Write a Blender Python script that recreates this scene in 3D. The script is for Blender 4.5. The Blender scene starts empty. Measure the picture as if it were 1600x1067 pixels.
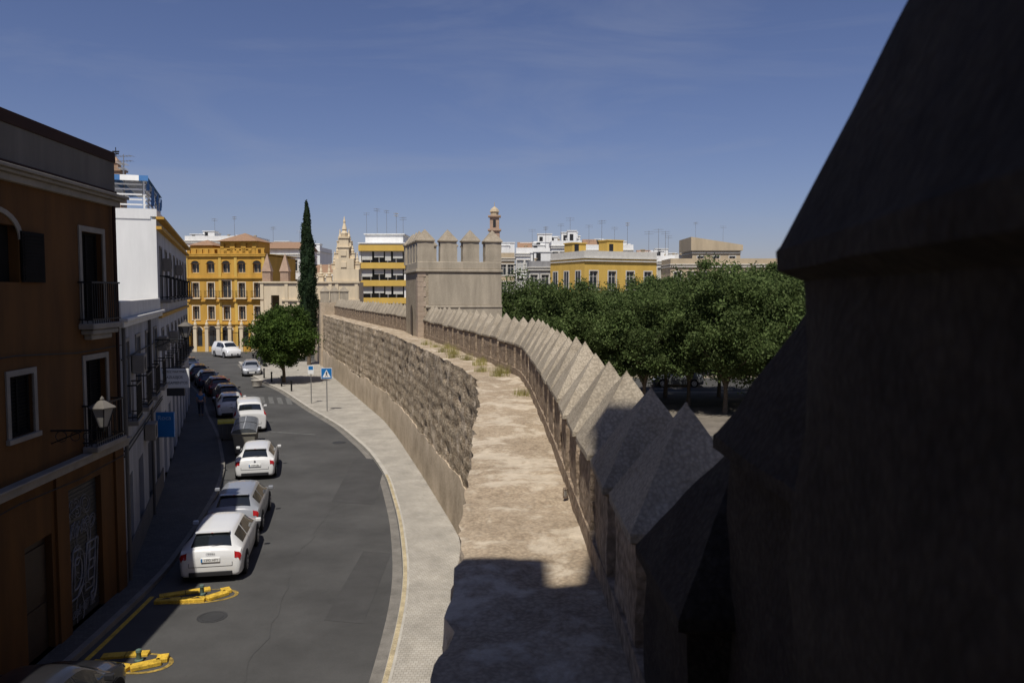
import bpy, math, random
import numpy as np
from mathutils import Vector, Matrix, noise
random.seed(7); rng=np.random.default_rng(7)
scene=bpy.context.scene; COL=scene.collection

# ------------------------------------------------------------------ materials
def nodes(name):
    m=bpy.data.materials.new(name); m.use_nodes=True
    nt=m.node_tree; b=nt.nodes['Principled BSDF']; return m,nt,b
def mat(name,col,rough=.8,var=.18,scale=2.,bump=.15,bscale=25.,spec=.3,metal=0.,streak=False,col2=None,coat=0.,fine=.0):
    m,nt,b=nodes(name); N=nt.nodes.new; L=nt.links.new
    g=N('ShaderNodeNewGeometry'); mp=N('ShaderNodeMapping')
    L(g.outputs['Position'],mp.inputs['Vector'])
    if streak: mp.inputs['Scale'].default_value=(1.6,1.6,.25)
    n=N('ShaderNodeTexNoise'); n.inputs['Scale'].default_value=scale; n.inputs['Detail'].default_value=8; n.inputs['Roughness'].default_value=.65
    L(mp.outputs[0],n.inputs['Vector'])
    r=N('ShaderNodeValToRGB'); r.color_ramp.elements[0].position=.32; r.color_ramp.elements[1].position=.68
    c=col; d=col2 or tuple(x*(1+var) for x in c); e=tuple(x*(1-var) for x in c)
    r.color_ramp.elements[0].color=(*e,1); r.color_ramp.elements[1].color=(*[min(1,x) for x in d],1)
    L(n.outputs['Fac'],r.inputs['Fac']); out=r.outputs['Color']
    n2=N('ShaderNodeTexNoise'); n2.inputs['Scale'].default_value=bscale; n2.inputs['Detail'].default_value=6
    L(g.outputs['Position'],n2.inputs['Vector'])
    if fine>0:
        mr=N('ShaderNodeMapRange'); mr.inputs['From Min'].default_value=.3; mr.inputs['From Max'].default_value=.7
        mr.inputs['To Min'].default_value=1-fine; mr.inputs['To Max'].default_value=1+fine
        L(n2.outputs['Fac'],mr.inputs['Value'])
        mx=N('ShaderNodeVectorMath'); mx.operation='SCALE'; L(out,mx.inputs[0]); L(mr.outputs[0],mx.inputs['Scale']); out=mx.outputs[0]
    L(out,b.inputs['Base Color'])
    if bump>0:
        bp=N('ShaderNodeBump'); bp.inputs['Strength'].default_value=bump; bp.inputs['Distance'].default_value=.02
        L(n2.outputs['Fac'],bp.inputs['Height']); L(bp.outputs[0],b.inputs['Normal'])
    b.inputs['Roughness'].default_value=rough; b.inputs['Metallic'].default_value=metal
    b.inputs['Specular IOR Level'].default_value=spec; b.inputs['Coat Weight'].default_value=coat
    return m
def stone(name,cols,scale=3.,vscale=7.,bump=.8,dist=.05,patch=None,seedz=0.,vlo=.6,zs=1.,big=0.):
    m,nt,b=nodes(name); N=nt.nodes.new; L=nt.links.new
    g=N('ShaderNodeNewGeometry'); mz=N('ShaderNodeMapping'); mz.inputs['Scale'].default_value=(1,1,zs); L(g.outputs['Position'],mz.inputs['Vector'])
    n=N('ShaderNodeTexNoise'); n.inputs['Scale'].default_value=scale; n.inputs['Detail'].default_value=10; n.inputs['Roughness'].default_value=.72
    L(mz.outputs[0],n.inputs['Vector'])
    r=N('ShaderNodeValToRGB'); cr=r.color_ramp; k=len(cols)
    cr.elements[0].position=.3; cr.elements[0].color=(*cols[0],1); cr.elements[1].position=.7; cr.elements[1].color=(*cols[-1],1)
    for i in range(1,k-1):
        e=cr.elements.new(.3+.4*i/(k-1)); e.color=(*cols[i],1)
    L(n.outputs['Fac'],r.inputs['Fac'])
    v=N('ShaderNodeTexVoronoi'); v.inputs['Scale'].default_value=vscale; v.feature='F1'
    wn=N('ShaderNodeMixRGB'); wn.blend_type='ADD'; wn.inputs['Fac'].default_value=.12
    L(mz.outputs[0],wn.inputs[1]); L(n.outputs['Color'],wn.inputs[2]); L(wn.outputs[0],v.inputs['Vector'])
    mr=N('ShaderNodeMapRange'); mr.inputs['From Min'].default_value=.1; mr.inputs['From Max'].default_value=.75; mr.inputs['To Min'].default_value=1.15; mr.inputs['To Max'].default_value=vlo
    L(v.outputs['Distance'],mr.inputs['Value'])
    mx=N('ShaderNodeVectorMath'); mx.operation='SCALE'; L(r.outputs[0],mx.inputs[0]); L(mr.outputs[0],mx.inputs['Scale'])
    out=mx.outputs[0]
    if big:
        nb=N('ShaderNodeTexNoise'); nb.inputs['Scale'].default_value=.45; nb.inputs['Detail'].default_value=5; L(g.outputs['Position'],nb.inputs['Vector'])
        mb_=N('ShaderNodeMapRange'); mb_.inputs['From Min'].default_value=.35; mb_.inputs['From Max'].default_value=.65; mb_.inputs['To Min'].default_value=1-big; mb_.inputs['To Max'].default_value=1+big*.6; L(nb.outputs['Fac'],mb_.inputs['Value'])
        ms=N('ShaderNodeVectorMath'); ms.operation='SCALE'; L(out,ms.inputs[0]); L(mb_.outputs[0],ms.inputs['Scale']); out=ms.outputs[0]
    n3=N('ShaderNodeTexNoise'); n3.inputs['Scale'].default_value=60; n3.inputs['Detail'].default_value=4; L(g.outputs['Position'],n3.inputs['Vector'])
    hsum=N('ShaderNodeMath'); hsum.operation='MULTIPLY_ADD'; L(n3.outputs['Fac'],hsum.inputs[0]); hsum.inputs[1].default_value=.35; L(n.outputs['Fac'],hsum.inputs[2])
    hs2=N('ShaderNodeMath'); hs2.operation='MULTIPLY_ADD'; L(v.outputs['Distance'],hs2.inputs[0]); hs2.inputs[1].default_value=-.5; L(hsum.outputs[0],hs2.inputs[2])
    if patch:
        n4=N('ShaderNodeTexNoise'); n4.inputs['Scale'].default_value=patch[1]; n4.inputs['Detail'].default_value=12; n4.inputs['Roughness'].default_value=.66; n4.inputs['Distortion'].default_value=.3
        mp=N('ShaderNodeMapping'); mp.inputs['Location'].default_value=(3.3,1.7,seedz); L(g.outputs['Position'],mp.inputs['Vector']); L(mp.outputs[0],n4.inputs['Vector'])
        r4=N('ShaderNodeValToRGB'); r4.color_ramp.elements[0].position=patch[2]; r4.color_ramp.elements[1].position=patch[2]+(patch[3] if len(patch)>3 else .05)
        L(n4.outputs['Fac'],r4.inputs['Fac'])
        sp=N('ShaderNodeVectorMath'); sp.operation='SCALE'; sp.inputs[0].default_value=patch[0]
        mr5=N('ShaderNodeMapRange'); mr5.inputs['From Min'].default_value=.3; mr5.inputs['From Max'].default_value=.7; mr5.inputs['To Min'].default_value=.75; mr5.inputs['To Max'].default_value=1.12
        L(n.outputs['Fac'],mr5.inputs['Value']); L(mr5.outputs[0],sp.inputs['Scale'])
        m4=N('ShaderNodeMixRGB'); L(r4.outputs[0],m4.inputs[0]); L(out,m4.inputs[1]); L(sp.outputs[0],m4.inputs[2])
        out=m4.outputs[0]
    L(out,b.inputs['Base Color'])
    bp=N('ShaderNodeBump'); bp.inputs['Strength'].default_value=bump; bp.inputs['Distance'].default_value=dist
    L(hs2.outputs[0],bp.inputs['Height']); L(bp.outputs[0],b.inputs['Normal'])
    b.inputs['Roughness'].default_value=.95; b.inputs['Specular IOR Level'].default_value=.1
    return m
def leafmat(name,c1,c2,tr=.3):
    m,nt,b=nodes(name); N=nt.nodes.new; L=nt.links.new
    g=N('ShaderNodeNewGeometry'); r=N('ShaderNodeValToRGB')
    r.color_ramp.elements[0].color=(*c1,1); r.color_ramp.elements[1].color=(*c2,1)
    L(g.outputs['Random Per Island'],r.inputs['Fac'])
    n=N('ShaderNodeTexNoise'); n.inputs['Scale'].default_value=.7; L(g.outputs['Position'],n.inputs['Vector'])
    mr=N('ShaderNodeMapRange'); mr.inputs['From Min'].default_value=.35; mr.inputs['From Max'].default_value=.65; mr.inputs['To Min'].default_value=.65; mr.inputs['To Max'].default_value=1.3
    L(n.outputs['Fac'],mr.inputs['Value'])
    mx=N('ShaderNodeVectorMath'); mx.operation='SCALE'; L(r.outputs[0],mx.inputs[0]); L(mr.outputs[0],mx.inputs['Scale'])
    L(mx.outputs[0],b.inputs['Base Color']); b.inputs['Roughness'].default_value=.7; b.inputs['Specular IOR Level'].default_value=.15
    t=N('ShaderNodeBsdfTranslucent'); L(mx.outputs[0],t.inputs['Color']); ms=N('ShaderNodeMixShader'); ms.inputs[0].default_value=tr
    L(b.outputs[0],ms.inputs[1]); L(t.outputs[0],ms.inputs[2]); L(ms.outputs[0],nt.nodes['Material Output'].inputs['Surface'])
    return m
def tiles(name,c1,c2,mortar,sc,w=.5,h=.25,ms=.02,vert=False,rough=.85):
    m,nt,b=nodes(name); N=nt.nodes.new; L=nt.links.new
    g=N('ShaderNodeNewGeometry'); mp=N('ShaderNodeMapping'); L(g.outputs['Position'],mp.inputs['Vector'])
    if vert: mp.inputs['Rotation'].default_value=(math.radians(90),0,0)
    br=N('ShaderNodeTexBrick'); L(mp.outputs[0],br.inputs['Vector']); br.inputs['Scale'].default_value=sc
    br.inputs['Color1'].default_value=(*c1,1); br.inputs['Color2'].default_value=(*c2,1); br.inputs['Mortar'].default_value=(*mortar,1)
    br.inputs['Brick Width'].default_value=w; br.inputs['Row Height'].default_value=h; br.inputs['Mortar Size'].default_value=ms
    n=N('ShaderNodeTexNoise'); n.inputs['Scale'].default_value=.8; n.inputs['Detail'].default_value=9; n.inputs['Roughness'].default_value=.7; L(g.outputs['Position'],n.inputs['Vector'])
    mr=N('ShaderNodeMapRange'); mr.inputs['From Min'].default_value=.3; mr.inputs['From Max'].default_value=.7; mr.inputs['To Min'].default_value=.72; mr.inputs['To Max'].default_value=1.2
    L(n.outputs['Fac'],mr.inputs['Value'])
    mx=N('ShaderNodeVectorMath'); mx.operation='SCALE'; L(br.outputs['Color'],mx.inputs[0]); L(mr.outputs[0],mx.inputs['Scale'])
    L(mx.outputs[0],b.inputs['Base Color']); b.inputs['Roughness'].default_value=rough
    bp=N('ShaderNodeBump'); bp.inputs['Strength'].default_value=.4; bp.inputs['Distance'].default_value=.01; bp.invert=True
    L(br.outputs['Fac'],bp.inputs['Height']); L(bp.outputs[0],b.inputs['Normal'])
    return m
M={}
M['rough']=stone('eroded_rammed_earth',[(.24,.165,.105),(.42,.325,.22),(.53,.43,.31),(.6,.5,.375)],2.2,7.,.8,.05,vlo=.6,zs=2.1,big=.2,patch=((.56,.46,.345),.8,.54,.06))
M['plinth']=stone('plinth_render',[(.36,.29,.205),(.46,.375,.275),(.52,.43,.325)],.9,12.,.3,.015,vlo=.9,big=.12)
M['walk']=stone('walkway_earth',[(.27,.205,.14),(.38,.3,.21),(.45,.365,.265)],6.,26.,.7,.03,patch=((.52,.44,.335),1.7,.5,.1),vlo=.75,big=.12)
M['merlon']=stone('pebble_concrete',[(.27,.225,.165),(.34,.29,.22),(.41,.355,.275)],3.,38.,.6,.015,vlo=.72,big=.15)
M['merlonbody']=stone('merlon_brickwork',[(.2,.145,.1),(.34,.26,.185),(.44,.35,.26)],4.,14.,.8,.04)
M['merlondark']=stone('shaded_dark_concrete',[(.026,.021,.018),(.042,.034,.028),(.06,.05,.04)],3.,30.,.7,.02,vlo=.75)  # shade on the near merlons is darkened into this concrete colour
M['towerstone']=stone('tower_stone',[(.28,.225,.155),(.37,.305,.22),(.43,.36,.265)],1.6,14.,.4,.03,vlo=.8)
M['towerplaster']=mat('tower_plaster',(.36,.31,.235),.95,.2,1.5,.3,30,streak=True,fine=.12)
M['towerbrick']=tiles('tower_brick',(.35,.25,.175),(.42,.32,.23),(.42,.36,.28),5.,.5,.16,.02,True)
M['asphalt']=mat('asphalt_surface',(.06,.059,.057),.85,.28,.35,.6,120,fine=.3)
M['asphalt2']=mat('asphalt_patch',(.052,.051,.05),.9,.15,1.2,.6,140,fine=.3)
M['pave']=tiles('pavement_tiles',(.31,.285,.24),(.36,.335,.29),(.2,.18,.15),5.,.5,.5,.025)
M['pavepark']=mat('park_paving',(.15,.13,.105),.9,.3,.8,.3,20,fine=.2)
M['pavedark']=tiles('pavement_tiles_shaded',(.055,.05,.045),(.075,.07,.062),(.04,.037,.034),5.,.5,.5,.03)  # house pavement tiles with the street shade put into their colour
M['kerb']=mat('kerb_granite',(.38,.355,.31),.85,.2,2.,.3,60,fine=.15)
M['kerbdark']=mat('kerb_granite_dark',(.16,.148,.13),.85,.25,2.,.3,60,fine=.2)  # darker granite tone for the house-side kerb and the gutter
M['ground']=mat('dry_ground',(.26,.22,.165),.95,.25,.3,.4,8,fine=.2)
M['yellow']=mat('worn_yellow_paint',(.5,.32,.035),.7,.35,5.,.1,40,fine=.25)
M['whitepaint']=mat('worn_road_paint',(.11,.11,.105),.8,.4,4.,.1,40,fine=.3)
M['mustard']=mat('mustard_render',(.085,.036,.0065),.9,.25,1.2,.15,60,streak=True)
M['brownband']=mat('brown_band',(.03,.013,.008),.9,.15,1.,.1,60)
M['greyrender']=mat('grey_render',(.115,.104,.09),.9,.2,1.,.15,50,streak=True)
M['trimshade']=mat('shaded_trim',(.21,.188,.155),.8,.18,2.,.1,50)  # copy of the trim with house-front shade mixed into its colour
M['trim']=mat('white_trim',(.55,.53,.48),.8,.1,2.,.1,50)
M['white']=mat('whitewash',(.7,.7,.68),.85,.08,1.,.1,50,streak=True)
M['dirtyshadewhite']=mat('dirty_shaded_whitewash',(.26,.258,.258),.9,.28,.8,.1,50,streak=True)  # dirt mottling; base tone also darkened to carry the house-front shade
M['shadewhite']=mat('shaded_whitewash',(.4,.395,.39),.9,.2,.8,.1,50,streak=True)  # whitewash copy darkened to stand for shade on the street front
M['cream']=mat('cream_stone',(.6,.5,.35),.9,.12,1.,.2,40,streak=True)
M['ochre']=mat('ochre_render',(.48,.275,.05),.85,.16,.6,.1,40,streak=True)
M['yellowwall']=mat('yellow_render',(.56,.37,.085),.85,.1,.6,.1,40,streak=True)
M['tan']=mat('tan_render',(.42,.34,.23),.9,.12,.6,.1,40,streak=True)
M['rooftile']=mat('clay_roof_tile',(.26,.16,.1),.9,.3,6.,.5,12)
M['pink']=mat('pink_stone',(.36,.25,.18),.9,.15,2.,.2,30)
M['brick']=tiles('red_brick',(.3,.18,.11),(.35,.22,.14),(.36,.28,.2),4.,.5,.16,.02,True)
M['dark']=mat('dark_interior',(.02,.02,.022),.6,.1,1.,0)
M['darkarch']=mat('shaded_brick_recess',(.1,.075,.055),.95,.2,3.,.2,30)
M['glass']=mat('window_glass',(.03,.035,.04),.08,.2,1.5,0,spec=.6)
M['shutter']=mat('dark_shutter',(.012,.011,.01),.8,.2,3.,0,spec=.05)
M['shuttergrey']=mat('rolled_blind',(.5,.5,.47),.6,.1,3.,0)
M['iron']=mat('wrought_iron',(.012,.012,.013),.55,.1,3.,0,metal=.2)
M['rust']=mat('rusty_wire',(.14,.1,.07),.8,.3,9.,0)
M['steel']=mat('galvanised_steel',(.26,.26,.26),.5,.1,3.,0,metal=.6)
M['garage']=mat('metal_door',(.035,.035,.035),.6,.2,1.,0)
M['graf']=mat('spray_paint',(.17,.17,.18),.7,.35,3.,0)
M['wood']=mat('dark_wood',(.03,.018,.012),.6,.2,3.,.1)
M['blue']=mat('blue_enamel',(.012,.14,.38),.4,.08,2.,0)
M['signwhite']=mat('sign_white',(.72,.72,.7),.4,.05,2.,0)
M['rocatext']=mat('faded_sign_lettering',(.3,.42,.55),.4,.05,2.,0)
M['black']=mat('matte_black',(.015,.015,.015),.7,.1,2.,0)
M['bluecloth']=mat('blue_awning',(.05,.15,.34),.8,.1,3.,.1)
M['lampglass']=mat('frosted_lamp_glass',(.22,.21,.19),.3,.1,2.,0,spec=.4)
M['tyre']=mat('tyre_rubber',(.018,.018,.018),.9,.1,5.,0)
M['rim']=mat('alloy_rim',(.42,.42,.43),.35,.05,5.,0,metal=.8)
M['carglass']=mat('car_glass',(.012,.015,.018),.04,.1,1.,0,spec=.8)
M['red']=mat('tail_light_red',(.3,.01,.01),.15,.05,3.,0,spec=.6)
M['clear']=mat('headlight_clear',(.6,.62,.65),.1,.05,3.,0,spec=.8)
M['carplastic']=mat('black_plastic',(.022,.022,.024),.55,.1,3.,0)
M['bark']=mat('tree_bark',(.13,.1,.07),.95,.3,5.,.6,20)
M['leaf']=leafmat('plane_tree_leaves',(.065,.1,.028),(.115,.15,.05),.38)
M['leaf2']=leafmat('orange_tree_leaves',(.04,.075,.015),(.085,.13,.025),.33)
M['cyp']=leafmat('cypress_foliage',(.018,.036,.016),(.042,.066,.026))
M['purple']=leafmat('jacaranda_blossom',(.14,.1,.3),(.28,.2,.5))
M['grass']=leafmat('dry_weeds',(.2,.2,.06),(.42,.36,.14))
M['skin']=mat('skin',(.42,.25,.17),.6,.05,5.,0)
M['shirt']=mat('blue_shirt',(.06,.16,.35),.85,.1,8.,0)
M['trousers']=mat('dark_trousers',(.03,.035,.05),.85,.1,8.,0)
M['hair']=mat('dark_hair',(.02,.014,.01),.7,.1,9.,0)
M['bin']=mat('container_plastic',(.17,.16,.13),.6,.12,2.,.05)
M['binlid']=mat('container_lid_grey',(.06,.065,.07),.45,.15,3.,.05)
M['binrib']=mat('container_lid_rib',(.3,.31,.32),.45,.15,3.,.05)
M['yellowlid']=mat('container_lid_yellow',(.55,.44,.04),.5,.1,3.,0)
M['poststub']=mat('green_grey_metal',(.08,.12,.1),.5,.1,3.,0)
M['ylworn']=mat('very_worn_yellow',(.25,.17,.04),.8,.5,6.,.1,40,fine=.4)
def paint(name,c): return mat(name,c,.32,.03,1.,0,spec=.5,coat=.6)
CP={'white':paint('car_paint_white',(.62,.62,.61)),'silver':paint('car_paint_silver',(.24,.25,.27)),'black':paint('car_paint_black',(.02,.02,.022)),
    'red':paint('car_paint_dark_red',(.1,.012,.012)),'navy':paint('car_paint_navy',(.02,.03,.06)),'grey':paint('car_paint_grey',(.1,.105,.11))}

# ------------------------------------------------------------------ mesh builder
class MB:
    def __init__(s): s.v=[];s.f=[];s.m=[]
    def add(s,vs,fs,mi=0):
        o=len(s.v); s.v+= [tuple(v) for v in vs]
        for f in fs: s.f.append(tuple(i+o for i in f)); s.m.append(mi)
        return s
    def box(s,x0,x1,y0,y1,z0,z1,mi=0):
        return s.add([(x0,y0,z0),(x1,y0,z0),(x1,y1,z0),(x0,y1,z0),(x0,y0,z1),(x1,y0,z1),(x1,y1,z1),(x0,y1,z1)],
          [(0,3,2,1),(4,5,6,7),(0,1,5,4),(1,2,6,5),(2,3,7,6),(3,0,4,7)],mi)
    def obox(s,c,half,rz,mi=0):
        R=Matrix.Rotation(rz,3,'Z'); vs=[]
        for z in(-1,1):
            for x,y in((-1,-1),(1,-1),(1,1),(-1,1)):
                vs.append(tuple(Vector(c)+R@Vector((x*half[0],y*half[1],z*half[2]))))
        return s.add(vs,[(0,3,2,1),(4,5,6,7),(0,1,5,4),(1,2,6,5),(2,3,7,6),(3,0,4,7)],mi)
    def cyl(s,p0,p1,r0,r1=None,n=10,mi=0):
        if r1 is None: r1=r0
        p0=Vector(p0);p1=Vector(p1); a=(p1-p0).normalized(); t=Vector((0,0,1)) if abs(a.z)<.9 else Vector((1,0,0))
        u=a.cross(t).normalized(); w=a.cross(u)
        vs=[];
        for p,r in((p0,r0),(p1,r1)):
            for i in range(n):
                t=2*math.pi*i/n; vs.append(tuple(p+u*math.cos(t)*r+w*math.sin(t)*r))
        fs=[(i,(i+1)%n,n+(i+1)%n,n+i) for i in range(n)]+[tuple(range(n))[::-1],tuple(range(n,2*n))]
        return s.add(vs,fs,mi)
    def lathe(s,c,prof,n=12,mi=0):
        vs=[];fs=[]
        for r,z in prof:
            for i in range(n):
                t=2*math.pi*i/n+math.pi/n; vs.append((c[0]+r*math.cos(t),c[1]+r*math.sin(t),c[2]+z))
        for k in range(len(prof)-1):
            for i in range(n): fs.append((k*n+i,k*n+(i+1)%n,(k+1)*n+(i+1)%n,(k+1)*n+i))
        fs.append(tuple(range(n))[::-1]); fs.append(tuple(range((len(prof)-1)*n,len(prof)*n)))
        return s.add(vs,fs,mi)
    def pyr(s,x0,x1,y0,y1,z0,z1,mi=0,e=0):
        cx=(x0+x1)/2;cy=(y0+y1)/2
        return s.add([(x0-e,y0-e,z0),(x1+e,y0-e,z0),(x1+e,y1+e,z0),(x0-e,y1+e,z0),(cx,cy,z1)],[(0,3,2,1),(0,1,4),(1,2,4),(2,3,4),(3,0,4)],mi)
    def mesh(s,name,mats):
        me=bpy.data.meshes.new(name); me.from_pydata(s.v,[],s.f)
        for m in mats: me.materials.append(m)
        me.polygons.foreach_set('material_index',s.m); me.update(); return me
def link(name,me,parent=None,loc=(0,0,0),rz=0):
    o=bpy.data.objects.new(name,me); COL.objects.link(o); o.location=loc; o.rotation_euler=(0,0,rz)
    if parent: o.parent=parent
    return o
def part(name,mb,mats,parent=None,bevel=0,smooth=0,loc=(0,0,0),rz=0):
    if not isinstance(mats,(list,tuple)): mats=[mats]
    me=mb.mesh(name,mats); 
    if smooth:
        me.polygons.foreach_set('use_smooth',[True]*len(me.polygons)); me.set_sharp_from_angle(angle=math.radians(smooth))
    o=link(name,me,parent,loc,rz)
    if bevel:
        b=o.modifiers.new('b','BEVEL'); b.width=bevel; b.segments=2; b.limit_method='ANGLE'
    return o
def thing(name,label,cat,loc=(0,0,0),rz=0,group=None):
    e=bpy.data.objects.new(name,None); COL.objects.link(e); e.location=loc; e.rotation_euler=(0,0,rz); e.empty_display_size=.3
    e['label']=label; e['category']=cat
    if group: e['group']=group
    return e
def struct(o,label):
    o['kind']='structure'; o['label']=label; return o
def clone(top,loc,rz,label=None,scale=None,group=None):
    n=top.copy(); COL.objects.link(n); n.location=loc; n.rotation_euler=(0,0,rz)
    if label: n['label']=label
    if group: n['group']=group
    if scale: n.scale=scale
    def rec(src,dst):
        for c in src.children:
            k=c.copy(); COL.objects.link(k); k.parent=dst; k.matrix_parent_inverse=c.matrix_parent_inverse.copy(); rec(c,k)
    rec(top,n); return n
def text(name,body,size,parent,loc,mt,rx=90,rz=0,ext=.003,sx=1.,shear=0.,outline=0):
    c=bpy.data.curves.new(name,'FONT'); c.body=body; c.size=size; c.align_x='CENTER'; c.align_y='CENTER'; c.extrude=ext; c.shear=shear
    if outline: c.fill_mode='NONE'; c.extrude=0; c.bevel_depth=outline; c.bevel_resolution=0; c.offset=outline*1.2
    o=bpy.data.objects.new('t',c); COL.objects.link(o); bpy.context.view_layer.update()
    me=bpy.data.meshes.new_from_object(o.evaluated_get(bpy.context.evaluated_depsgraph_get()))
    bpy.data.objects.remove(o); me.materials.clear(); me.materials.append(mt)
    k=link(name,me,parent,loc); k.rotation_euler=(math.radians(rx),0,math.radians(rz)); k.scale=(sx,1,1); return k
def smoothfn(pts,sig=1.0):
    pts=sorted(pts,key=lambda p:p[1]); ys=np.array([p[1] for p in pts]); xs=np.array([p[0] for p in pts])
    g=np.arange(ys[0]-6,ys[-1]+6,.25); 
    v=np.interp(g,ys,xs); lo=g<ys[0]; hi=g>ys[-1]
    s0=(xs[1]-xs[0])/(ys[1]-ys[0]); s1=(xs[-1]-xs[-2])/(ys[-1]-ys[-2])
    v[lo]=xs[0]+s0*(g[lo]-ys[0]); v[hi]=xs[-1]+s1*(g[hi]-ys[-1])
    k=np.exp(-.5*(np.arange(-12,13)*.25/sig)**2); k/=k.sum(); v=np.convolve(np.pad(v,12,mode='reflect',reflect_type='odd'),k,'valid')
    return lambda y: float(np.interp(y,g,v))

# ------------------------------------------------------------------ ground, road, pavements
def sheet(name,mb,m,label): return struct(part(name,mb,m),label)
mb=MB(); mb.add([(-900,-200,0),(900,-200,0),(900,1800,0),(-900,1800,0)],[(0,1,2,3)]); sheet('ground',mb,M['ground'],'flat dry ground under the whole district')
KR=smoothfn([(-2.4,-4),(-2.5,8),(-2.63,16),(-2.8,19.7),(-3.1,22.4),(-3.95,27.3),(-5.4,33.8),(-7.1,39.2),(-10.1,46.5),(-13.9,54),(-18.5,63.8),(-22,70),(-26,78),(-31,90)],1.2)
KL=smoothfn([(-9.3,-4),(-9.45,17),(-9.75,22),(-10.7,27),(-11.6,31.),(-12.9,35.5),(-15.9,43),(-17.7,47),(-19.8,51.5),(-21.7,56),(-24.5,62),(-27.3,67.5),(-30.4,73),(-36,84),(-40,92)],1.)
FL=smoothfn([(-8.8,-4),(-10.4,21),(-14.2,32),(-22.8,56),(-32.3,75),(-41,92)],.15)
WL=smoothfn([(-.5,-4),(-.5,5),(-.56,8),(-.64,12.2),(-.8,18),(-1.02,22.3),(-1.9,26.3),(-3.8,33.8),(-6.3,43.3),(-7.9,48.8),(-16.7,74),(-23.6,95)],.9)
def strip(fa,fb,y0,y1,z,step=1.,skirt=0):
    mb=MB(); ys=np.arange(y0,y1+.01,step); vs=[];fs=[]
    for y in ys: vs+=[(fa(y),y,z),(fb(y),y,z)]
    for i in range(len(ys)-1): fs.append((2*i,2*i+1,2*i+3,2*i+2))
    mb.add(vs,fs); return mb
def raised(fa,fb,y0,y1,z,step=1.):
    mb=MB(); ys=np.arange(y0,y1+.01,step); vs=[];fs=[]
    for y in ys: a=fa(y);b=fb(y); vs+=[(a,y,0),(a,y,z),(b,y,z),(b,y,0)]
    for i in range(len(ys)-1):
        for k in range(3): fs.append((4*i+k,4*i+k+1,4*i+5+k,4*i+4+k)[::-1])
    fs+= [(0,1,2,3),tuple(len(vs)-4+i for i in(3,2,1,0))]
    mb.add(vs,fs); return mb
road=strip(lambda y:KL(y)-.05,lambda y:KR(y)+.05,-4,90,.004)
road.add([(-70,90,.004),(-10,90,.004),(-10,107,.004),(-70,107,.004)],[(0,1,2,3)])
sheet('road',road,M['asphalt'],'curving grey asphalt street between the houses and the wall')
sheet('pavement',strip(lambda y:KR(y)+.18,lambda y:WL(y)+.3,-4,90,.13),M['pave'],'light tiled pavement along the foot of the wall')
sheet('kerb',raised(lambda y:KR(y),lambda y:KR(y)+.182,-4,90,.136),M['kerb'],'pale granite kerb beside the wall pavement')
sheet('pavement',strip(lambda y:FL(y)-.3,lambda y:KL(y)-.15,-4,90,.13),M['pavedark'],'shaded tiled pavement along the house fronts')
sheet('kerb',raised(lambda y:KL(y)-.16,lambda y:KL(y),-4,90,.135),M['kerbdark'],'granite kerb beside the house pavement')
sheet('gutter',strip(lambda y:KR(y)-.3,lambda y:KR(y)-.02,-4,88,.008),M['kerbdark'] ,'concrete gutter strip along the kerb')
sheet('road_marking',strip(lambda y:KR(y)+.01,lambda y:KR(y)+.12,-4,34,.1405,.5),mat('faded_yellow_line',(.36,.3,.19),.8,.3,3.,.1,40,fine=.3),'worn yellow paint along the kerb top')
sheet('road_marking',strip(lambda y:KL(y)+.14,lambda y:KL(y)+.26,2,20.6,.012,.5),M['yellow'],'yellow no parking line beside the house pavement')
mb=MB()
for i in range(9):
    t=i*.72; x0=KR(57)-.3-t
    mb.add([(x0,56.3+t*.32,.012),(x0-.42,56.5+t*.32,.012),(x0-1.6,60+t*.32,.012),(x0-1.18,59.8+t*.32,.012)],[(0,1,2,3)])
sheet('road_marking',mb,M['whitepaint'],'faded white zebra crossing stripes')
mb=MB(); mb.add([(-11.0,44.2,.012),(-16.0,45.9,.012),(-16.05,46.15,.012),(-11.1,44.45,.012)][::-1],[(0,1,2,3)])
sheet('road_marking',mb,M['whitepaint'],'faded white stop line across the street')
mb=MB(); mb.add([(-6.9,30,.009),(-5.2,29.6,.009),(-6.0,37.5,.009),(-7.6,38.2,.009)],[(0,1,2,3)]); mb.add([(-4.6,19,.009),(-3.6,18.8,.009),(-3.7,24,.009),(-4.6,24.2,.009)],[(0,1,2,3)])
sheet('road_patch',mb,M['asphalt2'],'darker repaired patches of asphalt')
mb=MB(); rr=random.Random(4)
for (x,y,a,n) in((-5.6,15,1.62,40),(-10,38,1.95,16)):
    for k in range(n):
        a2=a+rr.uniform(-.3,.3); l=rr.uniform(.25,.6); x2=x+l*math.cos(a2); y2=y+l*math.sin(a2); mb.add([(x-.006,y,.0105),(x+.006,y,.0105),(x2+.006,y2,.0105),(x2-.006,y2,.0105)],[(0,1,2,3)]); x,y=x2,y2
sheet('road_crack',mb,M['asphalt2'],'thin worn crack wandering along the asphalt')
def manhole(x,y):
    mb=MB(); mb.lathe((x,y,0),[(.36,0),(.36,.014),(.30,.014),(.30,.010),(.27,.010),(.27,.016),(.02,.016)],24); 
    o=part('manhole_cover',mb,M['garage']); o['label']='round cast iron manhole cover set in the asphalt'; o['category']='manhole cover'
manhole(-7.4,19.2); manhole(-9.2,42.)
mb=MB(); mb.add([(4,64,.004),(90,64,.004),(90,74,.004),(4,74,.004)],[(0,1,2,3)])
sheet('road',mb,M['asphalt'],'park side street behind the trees')
mb=MB(); mb.add([(6,30,.004),(60,30,.004),(60,44,.004),(6,44,.004)],[(0,1,2,3)])
sheet('path',mb,M['asphalt2'],'grey path through the park')
mb=MB(); mb.add([(2,44,.006),(60,44,.006),(60,63,.006),(2,63,.006)],[(0,1,2,3)])
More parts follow.
